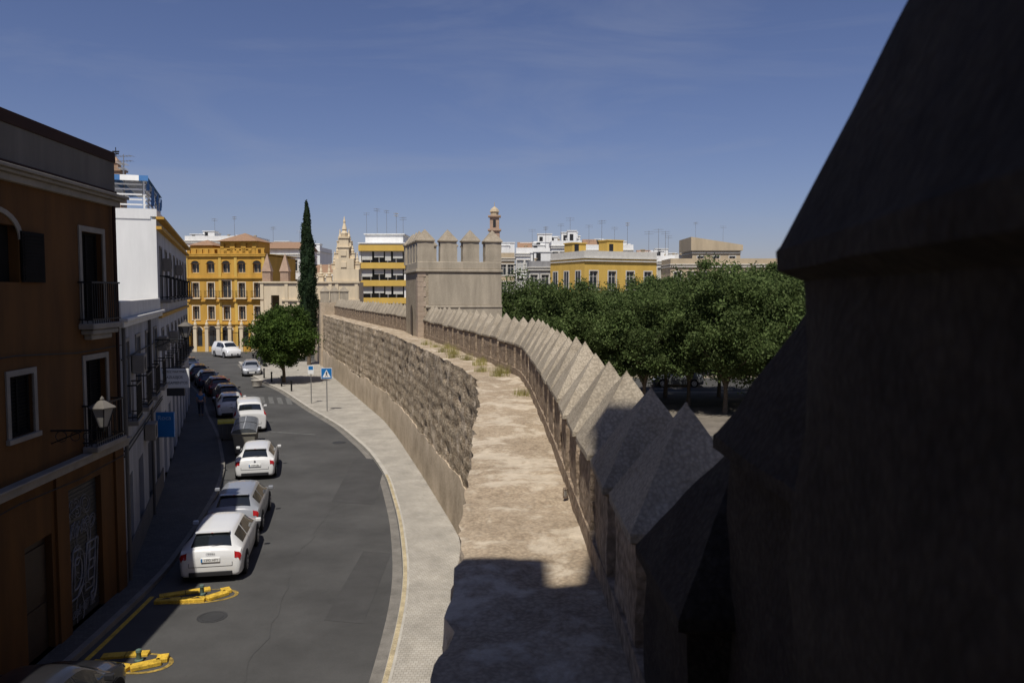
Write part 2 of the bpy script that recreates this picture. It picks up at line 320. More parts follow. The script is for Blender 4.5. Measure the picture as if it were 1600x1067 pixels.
sheet('pavement',mb,M['pavepark'],'paved strip under the park trees')

# ------------------------------------------------------------------ city wall
Z=5.6
wall=thing('city_wall','long curving medieval rammed earth wall with pointed battlements','wall')
def dirn(y):
    d=Vector((WL(y+.4)-WL(y-.4),.8)); d.normalize(); return d
def frame(y,off):
    d=dirn(y); n=Vector((d.y,-d.x)); return Vector((WL(y),y))+n*off, d
def fb(p,s,o=4):
    return noise.fractal(Vector(p)*s,1.,2.,o)
ys=np.concatenate([np.arange(-4,20,.2),np.arange(20,60,.15),np.arange(60,95,.4)])
zs=np.arange(1.85,Z+.01,.11); vs=[];fs=[]; nz=len(zs)
for y in ys:
    d=dirn(y); n=Vector((d.y,-d.x)); b=Vector((WL(y),y)); edge=.07*max(0,fb((b.x,b.y,2.),1.6)+.1)
    for j,z in enumerate(zs):
        p=(b.x,b.y,z); a=.035*fb(p,.8)+.024*fb((p[0],p[1],p[2]*2.4),4.,3)
        hole=noise.noise(Vector((p[0],p[1],p[2]*1.5))*2.1+Vector((9,1,3))); a+= .11*max(0,hole-.3)*2
        a+=.014*noise.cell(Vector((p[0]*3.3+p[1]*3.3,0,round(z*4.2)+.5)))+.012*math.sin(z*13)
        a+=.02
        if z>Z-.35: a+=edge*(z-Z+.35)/.35*1.4
        zz=z+(0 if j<nz-1 else .05*fb(p,2.2)-edge*.5); q=b+n*a; vs.append((q.x,q.y,zz))
for i in range(len(ys)-1):
    for j in range(nz-1): fs.append((i*nz+j,(i+1)*nz+j,(i+1)*nz+j+1,i*nz+j+1)[::-1])
face_top=[vs[i*nz+nz-1] for i in range(len(ys))]
o=part('wall_face',MB().add(vs,fs),M['rough'],wall,smooth=50)
vs=[];fs=[]; pz=[0,.6,1.2,1.75,1.9,1.92]
for y in ys:
    d=dirn(y); n=Vector((d.y,-d.x)); b=Vector((WL(y),y)); up=.2*fb((b.x,b.y,0),.3)+.04*fb((b.x,b.y,3),2.)
    for j,z in enumerate(pz):
        a=[-.05,-.045,-.035,-.025,0,.3][j]+.01*fb((b.x,b.y,z),1.5); q=b+n*a; vs.append((q.x,q.y,z+(up if j>2 else 0)))
for i in range(len(ys)-1):
    for j in range(5): fs.append((i*6+j,(i+1)*6+j,(i+1)*6+j+1,i*6+j+1)[::-1])
part('plinth',MB().add(vs,fs),M['plinth'],wall,smooth=60)
nc=9; vs=[];fs=[]
for i,y in enumerate(ys):
    d=dirn(y); n=Vector((d.y,-d.x)); b=Vector((WL(y),y)); vs.append(face_top[i])
    for k in range(1,nc):
        q=b+n*(.2+(1.3-.2)*k/(nc-1)); vs.append((q.x,q.y,Z+.045*fb((q.x,q.y,1.),1.3)+.018*fb((q.x,q.y,5.),6)))
for i in range(len(ys)-1):
    for k in range(nc-1): fs.append((i*nc+k,i*nc+k+1,(i+1)*nc+k+1,(i+1)*nc+k))
part('walkway',MB().add(vs,fs),M['walk'],wall,smooth=60)
def parapet(y0,y1,top,off0=1.25,off1=2.1):
    yy=np.arange(y0,y1+.01,.3); mb=MB(); vs=[];fs=[]
    for y in yy:
        d=dirn(y); n=Vector((d.y,-d.x)); b=Vector((WL(y),y)); w=.02*fb((b.x,b.y,7),2.)
        for a,z in((off0,Z-.3),(off0+w,Z+.1),(off0+w*.5,top),(off1,top),(off1,Z-.4),(off1+.05,0)):
            q=b+n*a; vs.append((q.x,q.y,z))
    for i in range(len(yy)-1):
        for k in range(5): fs.append((i*6+k,(i+1)*6+k,(i+1)*6+k+1,i*6+k+1)[::-1])
    fs+=[tuple(range(6)),tuple(range(len(vs)-6,len(vs)))]
    mb.add(vs,fs); part('parapet',mb,M['merlonbody'],wall,smooth=50)
parapet(-3.6,41.9,Z+.2); parapet(47.2,93,Z+.2)
import bmesh
def merlon_mesh(seed,L=.92,T=.8,hb=.72,hc=.8,e=.045,base=0.,amp=.013,mats=None):
    bm=bmesh.new()
    def ring(z,a,b): return [bm.verts.new((x*a,y*b,z)) for x,y in((-1,-1),(1,-1),(1,1),(-1,1))]
    l=L/2;t=T/2; hr=hc-.07
    prof=[(base,l,t),(hb*.33,l,t),(hb*.66,l,t),(hb-.03,l,t),(hb,l+e,t+e),(hb+.055,l+e,t+e),(hb+.07,l+e*.8,t+e*.8),(hb+.07+hr*.5,(l+e*.8)*.51,(t+e*.8)*.51),(hb+hc*.97,l*.04,t*.04),(hb+hc,l*.015,t*.015)]
    rs=[ring(*p) for p in prof]
    for a,b in zip(rs,rs[1:]):
        for i in range(4): f=bm.faces.new((a[i],a[(i+1)%4],b[(i+1)%4],b[i])); f.material_index=0 if prof[rs.index(a)][0]<hb-.01 else 1
    bm.faces.new(rs[-1]).material_index=1; bm.faces.new(rs[0][::-1])
    bmesh.ops.subdivide_edges(bm,edges=bm.edges[:],cuts=3,use_grid_fill=True)
    for v in bm.verts:
        p=v.co*3.+Vector((seed*7.3,0,0)); k=noise.fractal(p,1.,2.,4)
        lowz=1.8 if v.co.z<hb-.05 else 1.
        nrm=Vector((v.co.x,v.co.y,0)).normalized() if v.co.xy.length>.01 else Vector((0,0,1))
        v.co+=nrm*k*amp*lowz+Vector((0,0,noise.noise(p*2)*amp*.6))
    me=bpy.data.meshes.new('merlon'); bm.to_mesh(me); bm.free()
    for m in (mats or (M['merlonbody'],M['merlon'])): me.materials.append(m)
    me.polygons.foreach_set('use_smooth',[True]*len(me.polygons)); me.set_sharp_from_angle(angle=math.radians(32)); return me
mv=[merlon_mesh(i) for i in range(5)]
def put_merlon(x,y,z,ang,me,parent):
    o=link('merlon',me,parent,(x,y,z),ang); return o
def row(y0,y1,parent):
    y=y0;k=0
    while y<y1:
        p,d=frame(y,1.25+.42); o=put_merlon(p.x,p.y,Z+.16,math.atan2(d.y,d.x)+random.uniform(-.03,.03)+(math.pi if k%2 else 0),mv[random.randrange(5)],parent)
        o.scale=(1,1,random.uniform(.96,1.04)); y+=1.22*d.y; k+=1
row(5.25,41.5,wall); row(48,92.5,wall)
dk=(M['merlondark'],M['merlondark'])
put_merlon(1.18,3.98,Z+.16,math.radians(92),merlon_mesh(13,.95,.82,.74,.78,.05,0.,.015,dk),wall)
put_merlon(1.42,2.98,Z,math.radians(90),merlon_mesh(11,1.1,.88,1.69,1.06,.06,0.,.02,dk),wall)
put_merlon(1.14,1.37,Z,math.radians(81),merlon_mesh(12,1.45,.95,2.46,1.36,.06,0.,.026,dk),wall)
def tuft(n,size,spread):
    mb=MB()
    for i in range(n):
        a=random.uniform(0,6.28); r=random.uniform(0,spread); x=r*math.cos(a); y=r*math.sin(a); h=size*random.uniform(.4,1.); b=random.uniform(0,6.28); lean=random.uniform(0,.5)*h
        w=.006
        mb.add([(x-w*math.sin(b),y+w*math.cos(b),-.03),(x+w*math.sin(b),y-w*math.cos(b),-.03),(x+lean*math.cos(b),y+lean*math.sin(b),h)],[(0,1,2)])
    return mb
for i,(y,off,s) in enumerate([(22.5,.75,.42),(23.3,.95,.3),(24,.5,.25),(29,.45,.4),(30.5,.7,.45),(31.6,.5,.3),(34.,.6,.25),(27,1.1,.25),(18.5,1.12,.2),(26.,.8,.3),(28,.75,.3),(33,.9,.35),(36,.5,.3)]):
    p,d=frame(y,off); o=part('weed_tuft',tuft(140,s,.28),M['grass'],loc=(p.x,p.y,Z+.01)); o['label']='dry yellow weeds growing on top of the wall'; o['category']='weeds'; o['group']='weeds on the wall'
LN=thing('wire_cage_lamp','small rusty cage lamp fixed at the foot of the parapet','lamp',(.62,9.1,Z+.02)); LN.scale=(.6,.6,.7)
mb=MB(); mb.lathe((0,0,.0),[(.05,0),(.05,.03)],10); mb.lathe((0,0,.16),[(.05,0),(.02,.02)],10)
for i in range(8): a=i*math.pi/4; mb.cyl((.048*math.cos(a),.048*math.sin(a),.02),(.048*math.cos(a),.048*math.sin(a),.17),.004,n=4)
part('cage',mb,M['rust'],LN); mb=MB(); mb.cyl((0,0,.03),(0,0,.14),.025); part('bulb',mb,M['lampglass'],LN)
# tower in the wall
tw=thing('wall_tower','square stone wall tower with pointed battlements','tower',(-4.95,42.0,0),math.atan2(.26,1))
TW,TD=4.5,5.2
mb=MB(); mb.box(0,TW,0,TD,0,9.05); part('tower_wall',mb,M['towerstone'],tw,bevel=.04)
mb=MB(); mb.box(.55,TW+.04,-.05,.0,5.9,7.15); part('plaster_panel',mb,M['towerplaster'],tw)
mb=MB(); mb.box(.55,TW+.02,-.03,-.0,7.32,8.95); part('plaster_panel',mb,M['towerplaster'],tw)
mb=MB(); 
for z in range(16):
    w=.42 if z%2 else .3; mb.box(-.02,w,-.025,0.0,4.9+z*.26,4.9+z*.26+.25); mb.box(-.025,.0,0,w+.25,4.9+z*.26,4.9+z*.26+.25)
part('brick_quoin',mb,M['towerbrick'],tw)
mb=MB(); mb.box(-.1,TW+.1,-.1,TD+.1,9.05,9.2); mb.box(-.02,TW+.02,-.02,.4,9.2,9.6); mb.box(-.02,.4,.4,TD,9.2,9.6); mb.box(TW-.4,TW+.02,.4,TD,9.2,9.6); mb.box(.4,TW-.4,TD-.4,TD+.02,9.2,9.6); mb.box(.4,TW+.06,-.09,-.02,7.15,7.3)
part('parapet',mb,M['towerplaster'],tw,bevel=.03)
tm=merlon_mesh(21,.88,.6,1.12,.66,.06,0.,.012,(M['towerplaster'],M['merlon']))
for u in(.42,1.64,2.86,4.08): put_merlon(u,.3,9.55,0,tm,tw)
for u in(.35,1.3,2.53,3.76): put_merlon(u,TD-.3,9.55,0,tm,tw)
for v in(1.5,2.7,3.9): put_merlon(.3,v,9.55,math.pi/2,tm,tw)
for v in(1.35,): put_merlon(TW-.3,v,9.55,math.pi/2,tm,tw)
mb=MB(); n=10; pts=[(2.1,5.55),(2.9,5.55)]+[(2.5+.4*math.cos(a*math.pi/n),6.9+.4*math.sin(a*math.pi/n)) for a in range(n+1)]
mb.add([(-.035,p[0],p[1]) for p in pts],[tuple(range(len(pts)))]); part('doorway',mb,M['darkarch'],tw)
ft=thing('wall_tower','low square tower at the far end of the wall','tower',(-20.2,84,0),.3)
mb=MB(); mb.box(0,3.0,0,3.2,0,6.9); part('tower_wall',mb,M['plinth'],ft,bevel=.04)
for i in range(3): put_merlon(.5+i*1.,.3,6.9,0,tm,ft)
nt_=thing('wall_tower','tall stone wall tower where the walkway begins','tower',(0,0,0))
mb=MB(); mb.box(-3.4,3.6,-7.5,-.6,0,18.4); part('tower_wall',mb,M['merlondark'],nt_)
for x,w,h in((-3.6,1.,1.1),(-2.25,.98,1.1),(-.85,1.25,3.2),(1.2,1.2,1.1),(2.6,1.2,1.1)):  # unseen merlons, shaped so their shadow falls across the near walkway and parapet
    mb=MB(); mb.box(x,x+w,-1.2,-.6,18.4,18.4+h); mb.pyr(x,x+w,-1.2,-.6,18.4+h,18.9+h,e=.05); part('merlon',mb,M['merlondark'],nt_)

# ------------------------------------------------------------------ buildings
def facade(mb,u0,u1,z0,z1,ops,dep=.25,mi=0,y=0.):
    us=sorted({u0,u1,*[o[0] for o in ops],*[o[1] for o in ops]}); zz=sorted({z0,z1,*[o[2] for o in ops],*[o[3] for o in ops]})
    for a,b in zip(us,us[1:]):
        for c,d in zip(zz,zz[1:]):
            cu=(a+b)/2;cz=(c+d)/2
            if any(o[0]<cu<o[1] and o[2]<cz<o[3] for o in ops): continue
            mb.add([(a,y,c),(b,y,c),(b,y,d),(a,y,d)],[(0,1,2,3)],mi)
    for a,b,c,d in ops:
        mb.add([(a,y,c),(b,y,c),(b,y,d),(a,y,d),(a,y+dep,c),(b,y+dep,c),(b,y+dep,d),(a,y+dep,d)],[(0,4,5,1),(1,5,6,2),(2,6,7,3),(3,7,4,0)],mi)
def shell(mb,u0,u1,dep,z0,z1,ops,mi=0,rec=.25):
    facade(mb,u0,u1,z0,z1,ops,rec,mi)
    mb.add([(u0,0,z0),(u1,0,z0),(u1,dep,z0),(u0,dep,z0),(u0,0,z1),(u1,0,z1),(u1,dep,z1),(u0,dep,z1)],[(4,5,6,7),(1,2,6,5),(2,3,7,6),(3,0,4,7)],mi)
def window(par,o,style='glass',rec=.22,trim=None,fm='trim',near=False):
    a,b,c,d=o; mb=MB()
    gm={'glass':'glass','shutter':'shutter','blind':'shuttergrey'}[style]
    mb.box(a,b,rec-.02,rec+.02,c,d,0)
    if style!='glass':
        z=c+.06
        while z<d-.06: mb.box(a+.06,b-.06,rec-.045,rec-.02,z,z+.035,0); z+=.075 if near else .2
    w=part('window',mb,M[gm],par)
    mb=MB(); t=.06; y0,y1=rec-.07,rec-.021
    mb.box(a,a+t,y0,y1,c,d);mb.box(b-t,b,y0,y1,c,d);mb.box(a+t,b-t,y0,y1,c,c+t);mb.box(a+t,b-t,y0,y1,d-t,d);m=(a+b)/2;mb.box(m-.03,m+.03,y0,y1,c+t,d-t)
    if style=='glass' and d-c>1.6: mb.box(a+t,m-.03,y0+.01,y1,c+(d-c)*.7,c+(d-c)*.7+.05); mb.box(m+.03,b-t,y0+.01,y1,c+(d-c)*.7,c+(d-c)*.7+.05)
    k=part('frame',mb,M['shutter' if near else fm],w)
    if trim:
        mb=MB(); s=trim; mb.box(a-s,a,-.035,.02,c,d+s);mb.box(b,b+s,-.035,.02,c,d+s);mb.box(a,b,-.035,.02,d,d+s);mb.box(a-s-.04,b+s+.04,-.08,.02,c-.1,c); part('surround',mb,M[fm],w)
    return w
def balcony(par,a,b,z,out=.5,h=1.,step=.12,slab='trim'):
    mb=MB(); mb.box(a,b,-out,0,z-.14,z); bo=part('balcony',mb,M[slab],par,bevel=.02)
    mb=MB(); mb.box(a+.03,b-.03,-out+.03,-out+.06,z+h-.04,z+h); mb.box(a+.03,b-.03,-out+.03,-out+.06,z+.08,z+.11)
    for x in(a+.03,b-.06): mb.box(x,x+.03,-out+.06,0,z+h-.04,z+h); mb.box(x,x+.03,-out+.06,0,z+.08,z+.11)
    x=a+.05
    while x<b-.05: mb.box(x,x+.016,-out+.035,-out+.051,z,z+h-.04); x+=step
    y=-out+.15
    while y<0:
        for x in(a+.035,b-.055): mb.box(x,x+.016,y,y+.016,z,z+h-.04)
        y+=step
    part('railing',mb,M['iron'],bo)
def bframe(name,label,P0,P1,cat='building'):
    rz=math.atan2(P1[1]-P0[1],P1[0]-P0[0]); L=math.hypot(P1[0]-P0[0],P1[1]-P0[1])
    return thing(name,label,cat,(P0[0],P0[1],0),rz),L
def ac_unit(par,u,z):
    mb=MB(); mb.box(u,u+.8,-.36,-.03,z,z+.55); a=part('air_conditioner',mb,M['trimshade'],par,bevel=.02)
    mb=MB(); mb.cyl((u+.3,-.362,z+.28),(u+.3,-.37,z+.28),.2,n=16); part('fan_grille',mb,M['black'],a)
# --- A mustard house
A,LA=bframe('mustard_house','mustard yellow two storey house with white cornices and shuttered windows',(-9.42,6),(-10.4,21.0),'house')
w1=(13.1,14.22,7.3,9.45); w2=(13.1,14.22,4.3,6.35); w3=(9.85,10.75,5.05,6.3); w4=(8.75,10.4,8.2,9.35); gd=(12.1,13.75,.13,3.45); dd=(10.2,11.3,.13,2.7)
w5=(5.3,6.4,7.3,9.45); w6=(5.3,6.4,4.3,6.35); d2=(6.5,8.6,.13,3.0)
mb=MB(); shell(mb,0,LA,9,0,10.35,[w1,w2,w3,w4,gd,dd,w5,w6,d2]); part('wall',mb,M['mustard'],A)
mb=MB(); mb.box(-.02,LA+.02,-.02,9,10.62,11.35); part('parapet',mb,M['greyrender'],A)
mb=MB(); mb.box(-.05,LA+.05,-.05,9.05,11.352,11.62); mb.box(-.06,LA+.05,-.06,9.05,10.5,10.618); part('coping',mb,M['brownband'],A,bevel=.015)
mb=MB(); mb.box(-.2,LA+.18,-.22,9,10.35,10.42); mb.box(-.12,LA+.1,-.12,9,10.2,10.348); mb.box(-.28,LA+.24,-.3,9,10.422,10.498); part('cornice',mb,M['trimshade'],A,bevel=.015)
mb=MB(); mb.box(-.1,LA+.1,-.16,-.002,3.92,4.1); mb.box(-.1,LA+.1,-.24,-.002,4.102,4.16); part('string_course',mb,M['trimshade'],A,bevel=.015)
for u in(0.,11.45,14.5):
    mb=MB(); mb.box(u,u+.5,-.06,-.001,.0,3.915); part('pilaster',mb,M['mustard'],A)
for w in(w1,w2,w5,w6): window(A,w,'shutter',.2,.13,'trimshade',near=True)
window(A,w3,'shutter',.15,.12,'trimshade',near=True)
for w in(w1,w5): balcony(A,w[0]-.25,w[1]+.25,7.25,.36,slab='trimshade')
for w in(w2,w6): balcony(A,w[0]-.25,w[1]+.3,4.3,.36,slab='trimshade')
mb=MB(); mb.box(w1[0]-.15,w1[1]+.15,-.3,0,6.98,7.1); mb.box(w1[0],w1[1],-.2,0,6.85,6.98); part('corbel',mb,M['trimshade'],A,bevel=.03)
mb=MB(); mb.box(w4[0],w4[1],.2,.24,w4[2],w4[3]); ww=part('window',mb,M['shutter'],A)
mb=MB(); cx=(w4[0]+w4[1])/2; r=(w4[1]-w4[0])/2
for i in range(14):
    a0=math.pi*i/14;a1=math.pi*(i+1)/14
    q=[(cx+R*math.cos(a),w4[3]-.28+R*.62*math.sin(a)) for R,a in((r,a0),(r+.16,a0),(r+.16,a1),(r,a1))]
    mb.add([(x,-.03,z) for x,z in q]+[(x,.0,z) for x,z in q],[(0,1,2,3)[::-1],(1,5,6,2),(0,3,7,4)])
part('arch_trim',mb,M['trimshade'],ww)
mb=MB(); mb.box(w4[1]+.03,w4[1]+.9,-.07,-.03,w4[2],w4[3]-.1); z=w4[2]+.05
while z<w4[3]-.15: mb.box(w4[1]+.08,w4[1]+.85,-.085,-.07,z,z+.04); z+=.07
part('shutter',mb,M['shutter'],ww)
mb=MB(); mb.box(gd[0],gd[1],.14,.2,gd[2],gd[3]); z=.2
while z<3.4: mb.box(gd[0],gd[1],.125,.14,z,z+.05); z+=.1
g=part('garage_door',mb,M['garage'],A)
text('graffiti','DEJ',1.55,g,(12.93,.115,1.25),M['graf'],sx=.6,shear=.25,outline=.028); text('graffiti','RiNGO',.42,g,(12.93,.115,2.35),M['graf'],sx=.95,shear=.4,outline=.012); text('graffiti','sek 07 tk',.3,g,(12.9,.115,.4),M['graf'],shear=.4,outline=.009); text('graffiti','K3O',.6,g,(12.85,.115,2.85),M['graf'],shear=-.3,outline=.012)
rq=random.Random(12)
for k in range(5):
    mb=MB(); x=12.3+rq.random()*1.1; z=.5+rq.random()*2.2; a=rq.uniform(0,6); 
    for j in range(26):
        a+=rq.uniform(-.2,.75); x2=min(13.7,max(12.15,x+.09*math.cos(a))); z2=z+.13*math.sin(a); mb.cyl((x,.118,z),(x2,.118,z2),.014,n=4) if (abs(x2-x)+abs(z2-z))>.01 else None; x,z=x2,z2
    part('graffiti',mb,M['graf'],g)
mb=MB(); mb.box(dd[0],dd[1],.15,.2,dd[2],dd[3]); mb.box(dd[0]+.1,dd[1]-.1,.12,.15,.4,1.2); mb.box(dd[0]+.1,dd[1]-.1,.12,.15,1.4,2.5); part('door',mb,M['wood'],A)
mb=MB(); mb.box(d2[0],d2[1],.15,.2,d2[2],d2[3]); mb.box(d2[0]+.1,d2[1]-.1,.12,.15,.4,2.8); part('door',mb,M['wood'],A)
mb=MB(); mb.cyl((14.75,-.1,4.2),(14.75,-.1,10.2),.045); part('drainpipe',mb,M['brownband'],A)
for z0,z1 in((3.75,3.68),(6.95,6.6)):
    mb=MB(); 
    for k in range(12):
        f=k/12; g2=(k+1)/12; mb.cyl((LA*f,-.07,z0+(z1-z0)*f-.08*math.sin(f*9.4)**2),(LA*g2,-.07,z0+(z1-z0)*g2-.08*math.sin(g2*9.4)**2),.014,n=5)
    part('cable',mb,M['black'],A)
# --- B white house
B,LB=bframe('white_house','two storey whitewashed house with iron balconies and shop doors',(-10.42,21.05),(-14.2,32),'house')
ops=[];
for i in range(4): ops.append((.9+i*2.8,1.9+i*2.8,4.5,6.6)); ops.append((.8+i*2.8,2.1+i*2.8,.13,2.8))
mb=MB(); shell(mb,0,LB,8,0,7.2,ops); part('wall',mb,M['dirtyshadewhite'],B)
mb=MB(); mb.box(-.0,LB,-.25,0,7.2,7.3); mb.box(-.0,LB,-.15,0,7.05,7.198); mb.box(0,LB,-.08,.25,7.302,7.75); part('cornice',mb,M['trim'],B,bevel=.02)
mb=MB(); mb.box(.6,LB-.05,2.5,7.8,7.2,8.5); mb.box(.5,LB-.02,2.4,7.9,8.5,8.62); part('roof_room',mb,M['white'],B)
for i,o in enumerate(ops):
    if i%2==0: window(B,o,'shutter',.2,.1,'trimshade',near=True); balcony(B,o[0]-.2,o[1]+.2,4.45,.36,slab='trimshade')
    else:
        mb=MB(); mb.box(o[0],o[1],.18,.22,o[2],o[3]); z=.3
        while z<2.7: mb.box(o[0],o[1],.16,.18,z,z+.06); z+=.13
        part('door',mb,M['garage'],B)
mb=MB(); mb.box(0,LB,-.04,-.001,0,.9,0); part('skirting',mb,M['greyrender'],B)
for x in(.35,7.2):
    mb=MB(); mb.cyl((x,-.08,.1),(x,-.08,7.05),.05); part('drainpipe',mb,M['greyrender'],B)
for z0,z1 in((6.2,6.1),(3.6,3.7),(3.75,3.8)):
    mb=MB(); mb.cyl((0,-.06,z0),(LB,-.06,z1),.02); part('cable',mb,M['black'],B)
ac_unit(B,2.4,5.6); ac_unit(B,5.2,3.1); ac_unit(B,10.6,5.7)
# --- C taller white house
C,LC=bframe('white_house','tall white house with yellow cornice and blue roof awnings',(-14.22,32.05),(-22.8,56),'house')
ops=[]
for i in range(8):
    for z0 in(4.3,7.7): ops.append((1.3+i*3.05,2.3+i*3.05,z0,z0+2.1))
    ops.append((1.1+i*3.05,2.6+i*3.05,.13,2.9))
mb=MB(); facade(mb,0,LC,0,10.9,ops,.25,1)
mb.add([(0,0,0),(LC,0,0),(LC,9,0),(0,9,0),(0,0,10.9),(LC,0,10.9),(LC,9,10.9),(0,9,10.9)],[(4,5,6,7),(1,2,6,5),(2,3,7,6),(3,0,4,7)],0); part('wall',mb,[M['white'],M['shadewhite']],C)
for i,o in enumerate(ops):
    if i%3<2: window(C,o,'shutter' if i%2 else 'glass',.2,.1,'trimshade'); balcony(C,o[0]-.25,o[1]+.25,o[2]-.02,.42,step=.18,slab='trimshade')
    else:
        mb=MB(); mb.box(o[0],o[1],.18,.22,o[2],o[3]); mb.box(o[0]+.2,o[1]-.2,.15,.18,.5,2.6); part('door',mb,M['garage'],C)
for u,z in((2.7,8.9),(5.7,5.6),(11.8,8.9),(14.9,5.5),(8.7,3.1)): ac_unit(C,u,z)
mb=MB(); mb.box(-.08,LC,-.2,0,10.5,10.62); mb.box(-.05,LC,-.12,0,6.95,7.1); mb.box(-.06,LC,-.3,-.001,10.9,11.0); part('cornice',mb,M['ochre'],C)
mb=MB(); mb.box(-.03,LC,-.03,.2,11.0,11.3); mb.box(-.03,.2,.2,9,10.9,11.3); part('parapet',mb,M['white'],C)
mb=MB()
for x in np.arange(.3,9,1.9):
    for y in(.4,3.5,6.5): mb.box(x,x+.07,y,y+.07,10.9,12.5)
for y in(.4,3.5,6.5): mb.box(.2,8.2,y,y+.07,12.5,12.58)
for z in(11.45,11.65,11.85,12.05,12.25): mb.box(.28,.32,.5,7.5,z,z+.06); mb.box(.3,8.,.36,.4,z,z+.06)
pg=part('pergola',mb,M['white'],C)
mb=MB()
for i in range(20):
    y=.3+i*.36; mb.add([(.1,y,12.62),(8.2,y,12.62),(8.2,y+.36,12.6),(.1,y+.36,12.6)],[(0,1,2,3)],int(i%3>0))
for i in range(21):
    y=.25+i*.34; mb.add([(.1,y,12.62),(.1,y+.34,12.62),(.05,y+.34,12.4),(.05,y,12.4)],[(0,1,2,3)],int(i%3>0))
for i,x in enumerate(np.arange(.3,8,.3)):
    if int(x/1.2)%2==1: continue
    zz=11.9+.25*math.sin(x*1.7); zb_=11.9+.25*math.sin((x+.3)*1.7); mb.add([(x,.34+.05*math.sin(x*9),zz),(x+.3,.34+.05*math.sin((x+.3)*9),zb_),(x+.3,.3,12.5),(x,.3,12.5)],[(0,1,2,3)],0)
part('awning',mb,[M['bluecloth'],M['white']],pg)
mb=MB(); mb.box(9.5,13,3.,7,10.9,13.2); part('roof_room',mb,M['white'],C)
D,LD=bframe('white_house','plain whitewashed house row out of view, kept to shade the street',(-22.85,56.1),(-32.3,75),'house')  # hidden behind the tall house; kept for the shadow it casts
ops=[(1.2+i*3,2.2+i*3,z,z+2.) for i in range(6) for z in(1.,4.8)]
mb=MB(); shell(mb,0,LD,9,0,9,ops); part('wall',mb,M['dirtyshadewhite'],D)
for o in ops: window(D,o,'shutter',.2)
# --- mansion
Mn,LM=bframe('yellow_mansion','ornate ochre mansion with arched windows, balconies and tiled turret',(-46.2,113),(-34.6,112),'mansion')
ops=[]
for i in range(5):
    u=.9+i*2.25
    if i==2: ops.append((u-.1,u+1.25,7.2,9.6))
    else: ops.append((u+.1,u+1.05,7.2,9.3))
    ops.append((u,u+1.15,10.7,12.0)); ops.append((u+.1,u+1.05,4.1,6.0)); ops.append((u-.25,u+1.4,.2,2.6))
mb=MB(); shell(mb,0,LM,12,0,13.1,ops,rec=.5); part('wall',mb,M['ochre'],Mn)
for i,o in enumerate(ops):
    w=window(Mn,o,'glass',.45,None if i%4 in(1,3) else .14,fm='wood' if i%4==3 else 'cream')
    if i%4 in(1,3):
        a,b,c,d=o; cx=(a+b)/2; r=(b-a)/2; mb=MB(); n=10; kk=.7
        pts=[(cx+r*math.cos(t*math.pi/n),d+kk*r*math.sin(t*math.pi/n)) for t in range(n+1)]
        mb.add([(x,-.012,z) for x,z in pts],[tuple(range(n+1))[::-1]]); part('arched_head',mb,M['dark'],w)
        mb=MB()
        for t in range(n):
            q=[(cx+R*math.cos(s),d+kk*R*math.sin(s)) for R,s in((r,t*math.pi/n),(r+.14,t*math.pi/n),(r+.14,(t+1)*math.pi/n),(r,(t+1)*math.pi/n))]
            mb.add([(x,-.05,z) for x,z in q]+[(x,-.0,z) for x,z in q],[(0,1,2,3)[::-1],(1,5,6,2),(0,3,7,4)])
        part('arch_surround',mb,M['ochre' if i%4==1 else 'cream'],w)
    if i%4==0: balcony(Mn,o[0]-.35,o[1]+.35,7.15,.7 if i==8 else .5,1.,.22,'cream')
mb=MB()
for z in(13.1,10.0,6.75,3.55): mb.box(-.15,LM+.15,-.22,-.001,z-.12,z+.12)
mb.box(-.2,LM+.2,-.25,12,13.222,13.4); part('cornice',mb,M['ochre'],Mn)
for u in(.02,4.9,7.2,LM-.45):
    mb=MB(); mb.box(u,u+.4,-.1,-.002,0,12.97); part('pilaster',mb,M['yellowwall'],Mn)
mb=MB()
for u in np.arange(.3,LM,.9): mb.box(u,u+.45,.0,.3,13.4,14.)
mb.box(0,LM,.0,.3,14.0,14.15); part('roof_balustrade',mb,M['ochre'],Mn)
mb=MB(); shell(mb,5.2,10.4,5,13.4,15.1,[(5.7,6.6,13.8,14.8),(7.3,8.2,13.8,14.8),(8.9,9.8,13.8,14.8)]); mb.box(5.3,10.3,.3,.35,13.5,15,0)
tr=part('turret',mb,[M['ochre']],Mn)
mb=MB(); mb.pyr(5.2,10.4,0,5,15.1,16.4,e=.4); part('turret_roof',mb,M['rooftile'],tr)
mb=MB(); mb.box(.3,3.6,1,5,13.4,14.6); lr=part('roof_lantern',mb,M['ochre'],Mn); mb=MB(); mb.pyr(.3,3.6,1,5,14.6,15.5,e=.3); part('lantern_roof',mb,M['rooftile'],lr)
fn=thing('garden_fence','iron garden fence with tall white finial pillars','fence',(-42.5,106.8,0))
for i in range(6):
    mb=MB(); mb.box(i*1.55-.22,i*1.55+.22,-.22,.22,0,3.2); mb.box(i*1.55-.3,i*1.55+.3,-.3,.3,3.2,3.4); mb.lathe((i*1.55,0,3.4),[(.1,0),(.22,.2),(.2,.4),(.08,.6),(.12,.7),(.02,.9)],8); part('pillar',mb,M['cream'],fn)
mb=MB(); mb.box(0,7.75,-.12,.12,0,.7); part('fence_base',mb,M['ochre'],fn)
mb=MB(); 
for x in np.arange(.3,7.6,.18): mb.box(x,x+.03,-.015,.015,.7,2.7)
mb.box(.22,7.55,-.02,.02,2.5,2.56); part('railing',mb,M['iron'],fn)
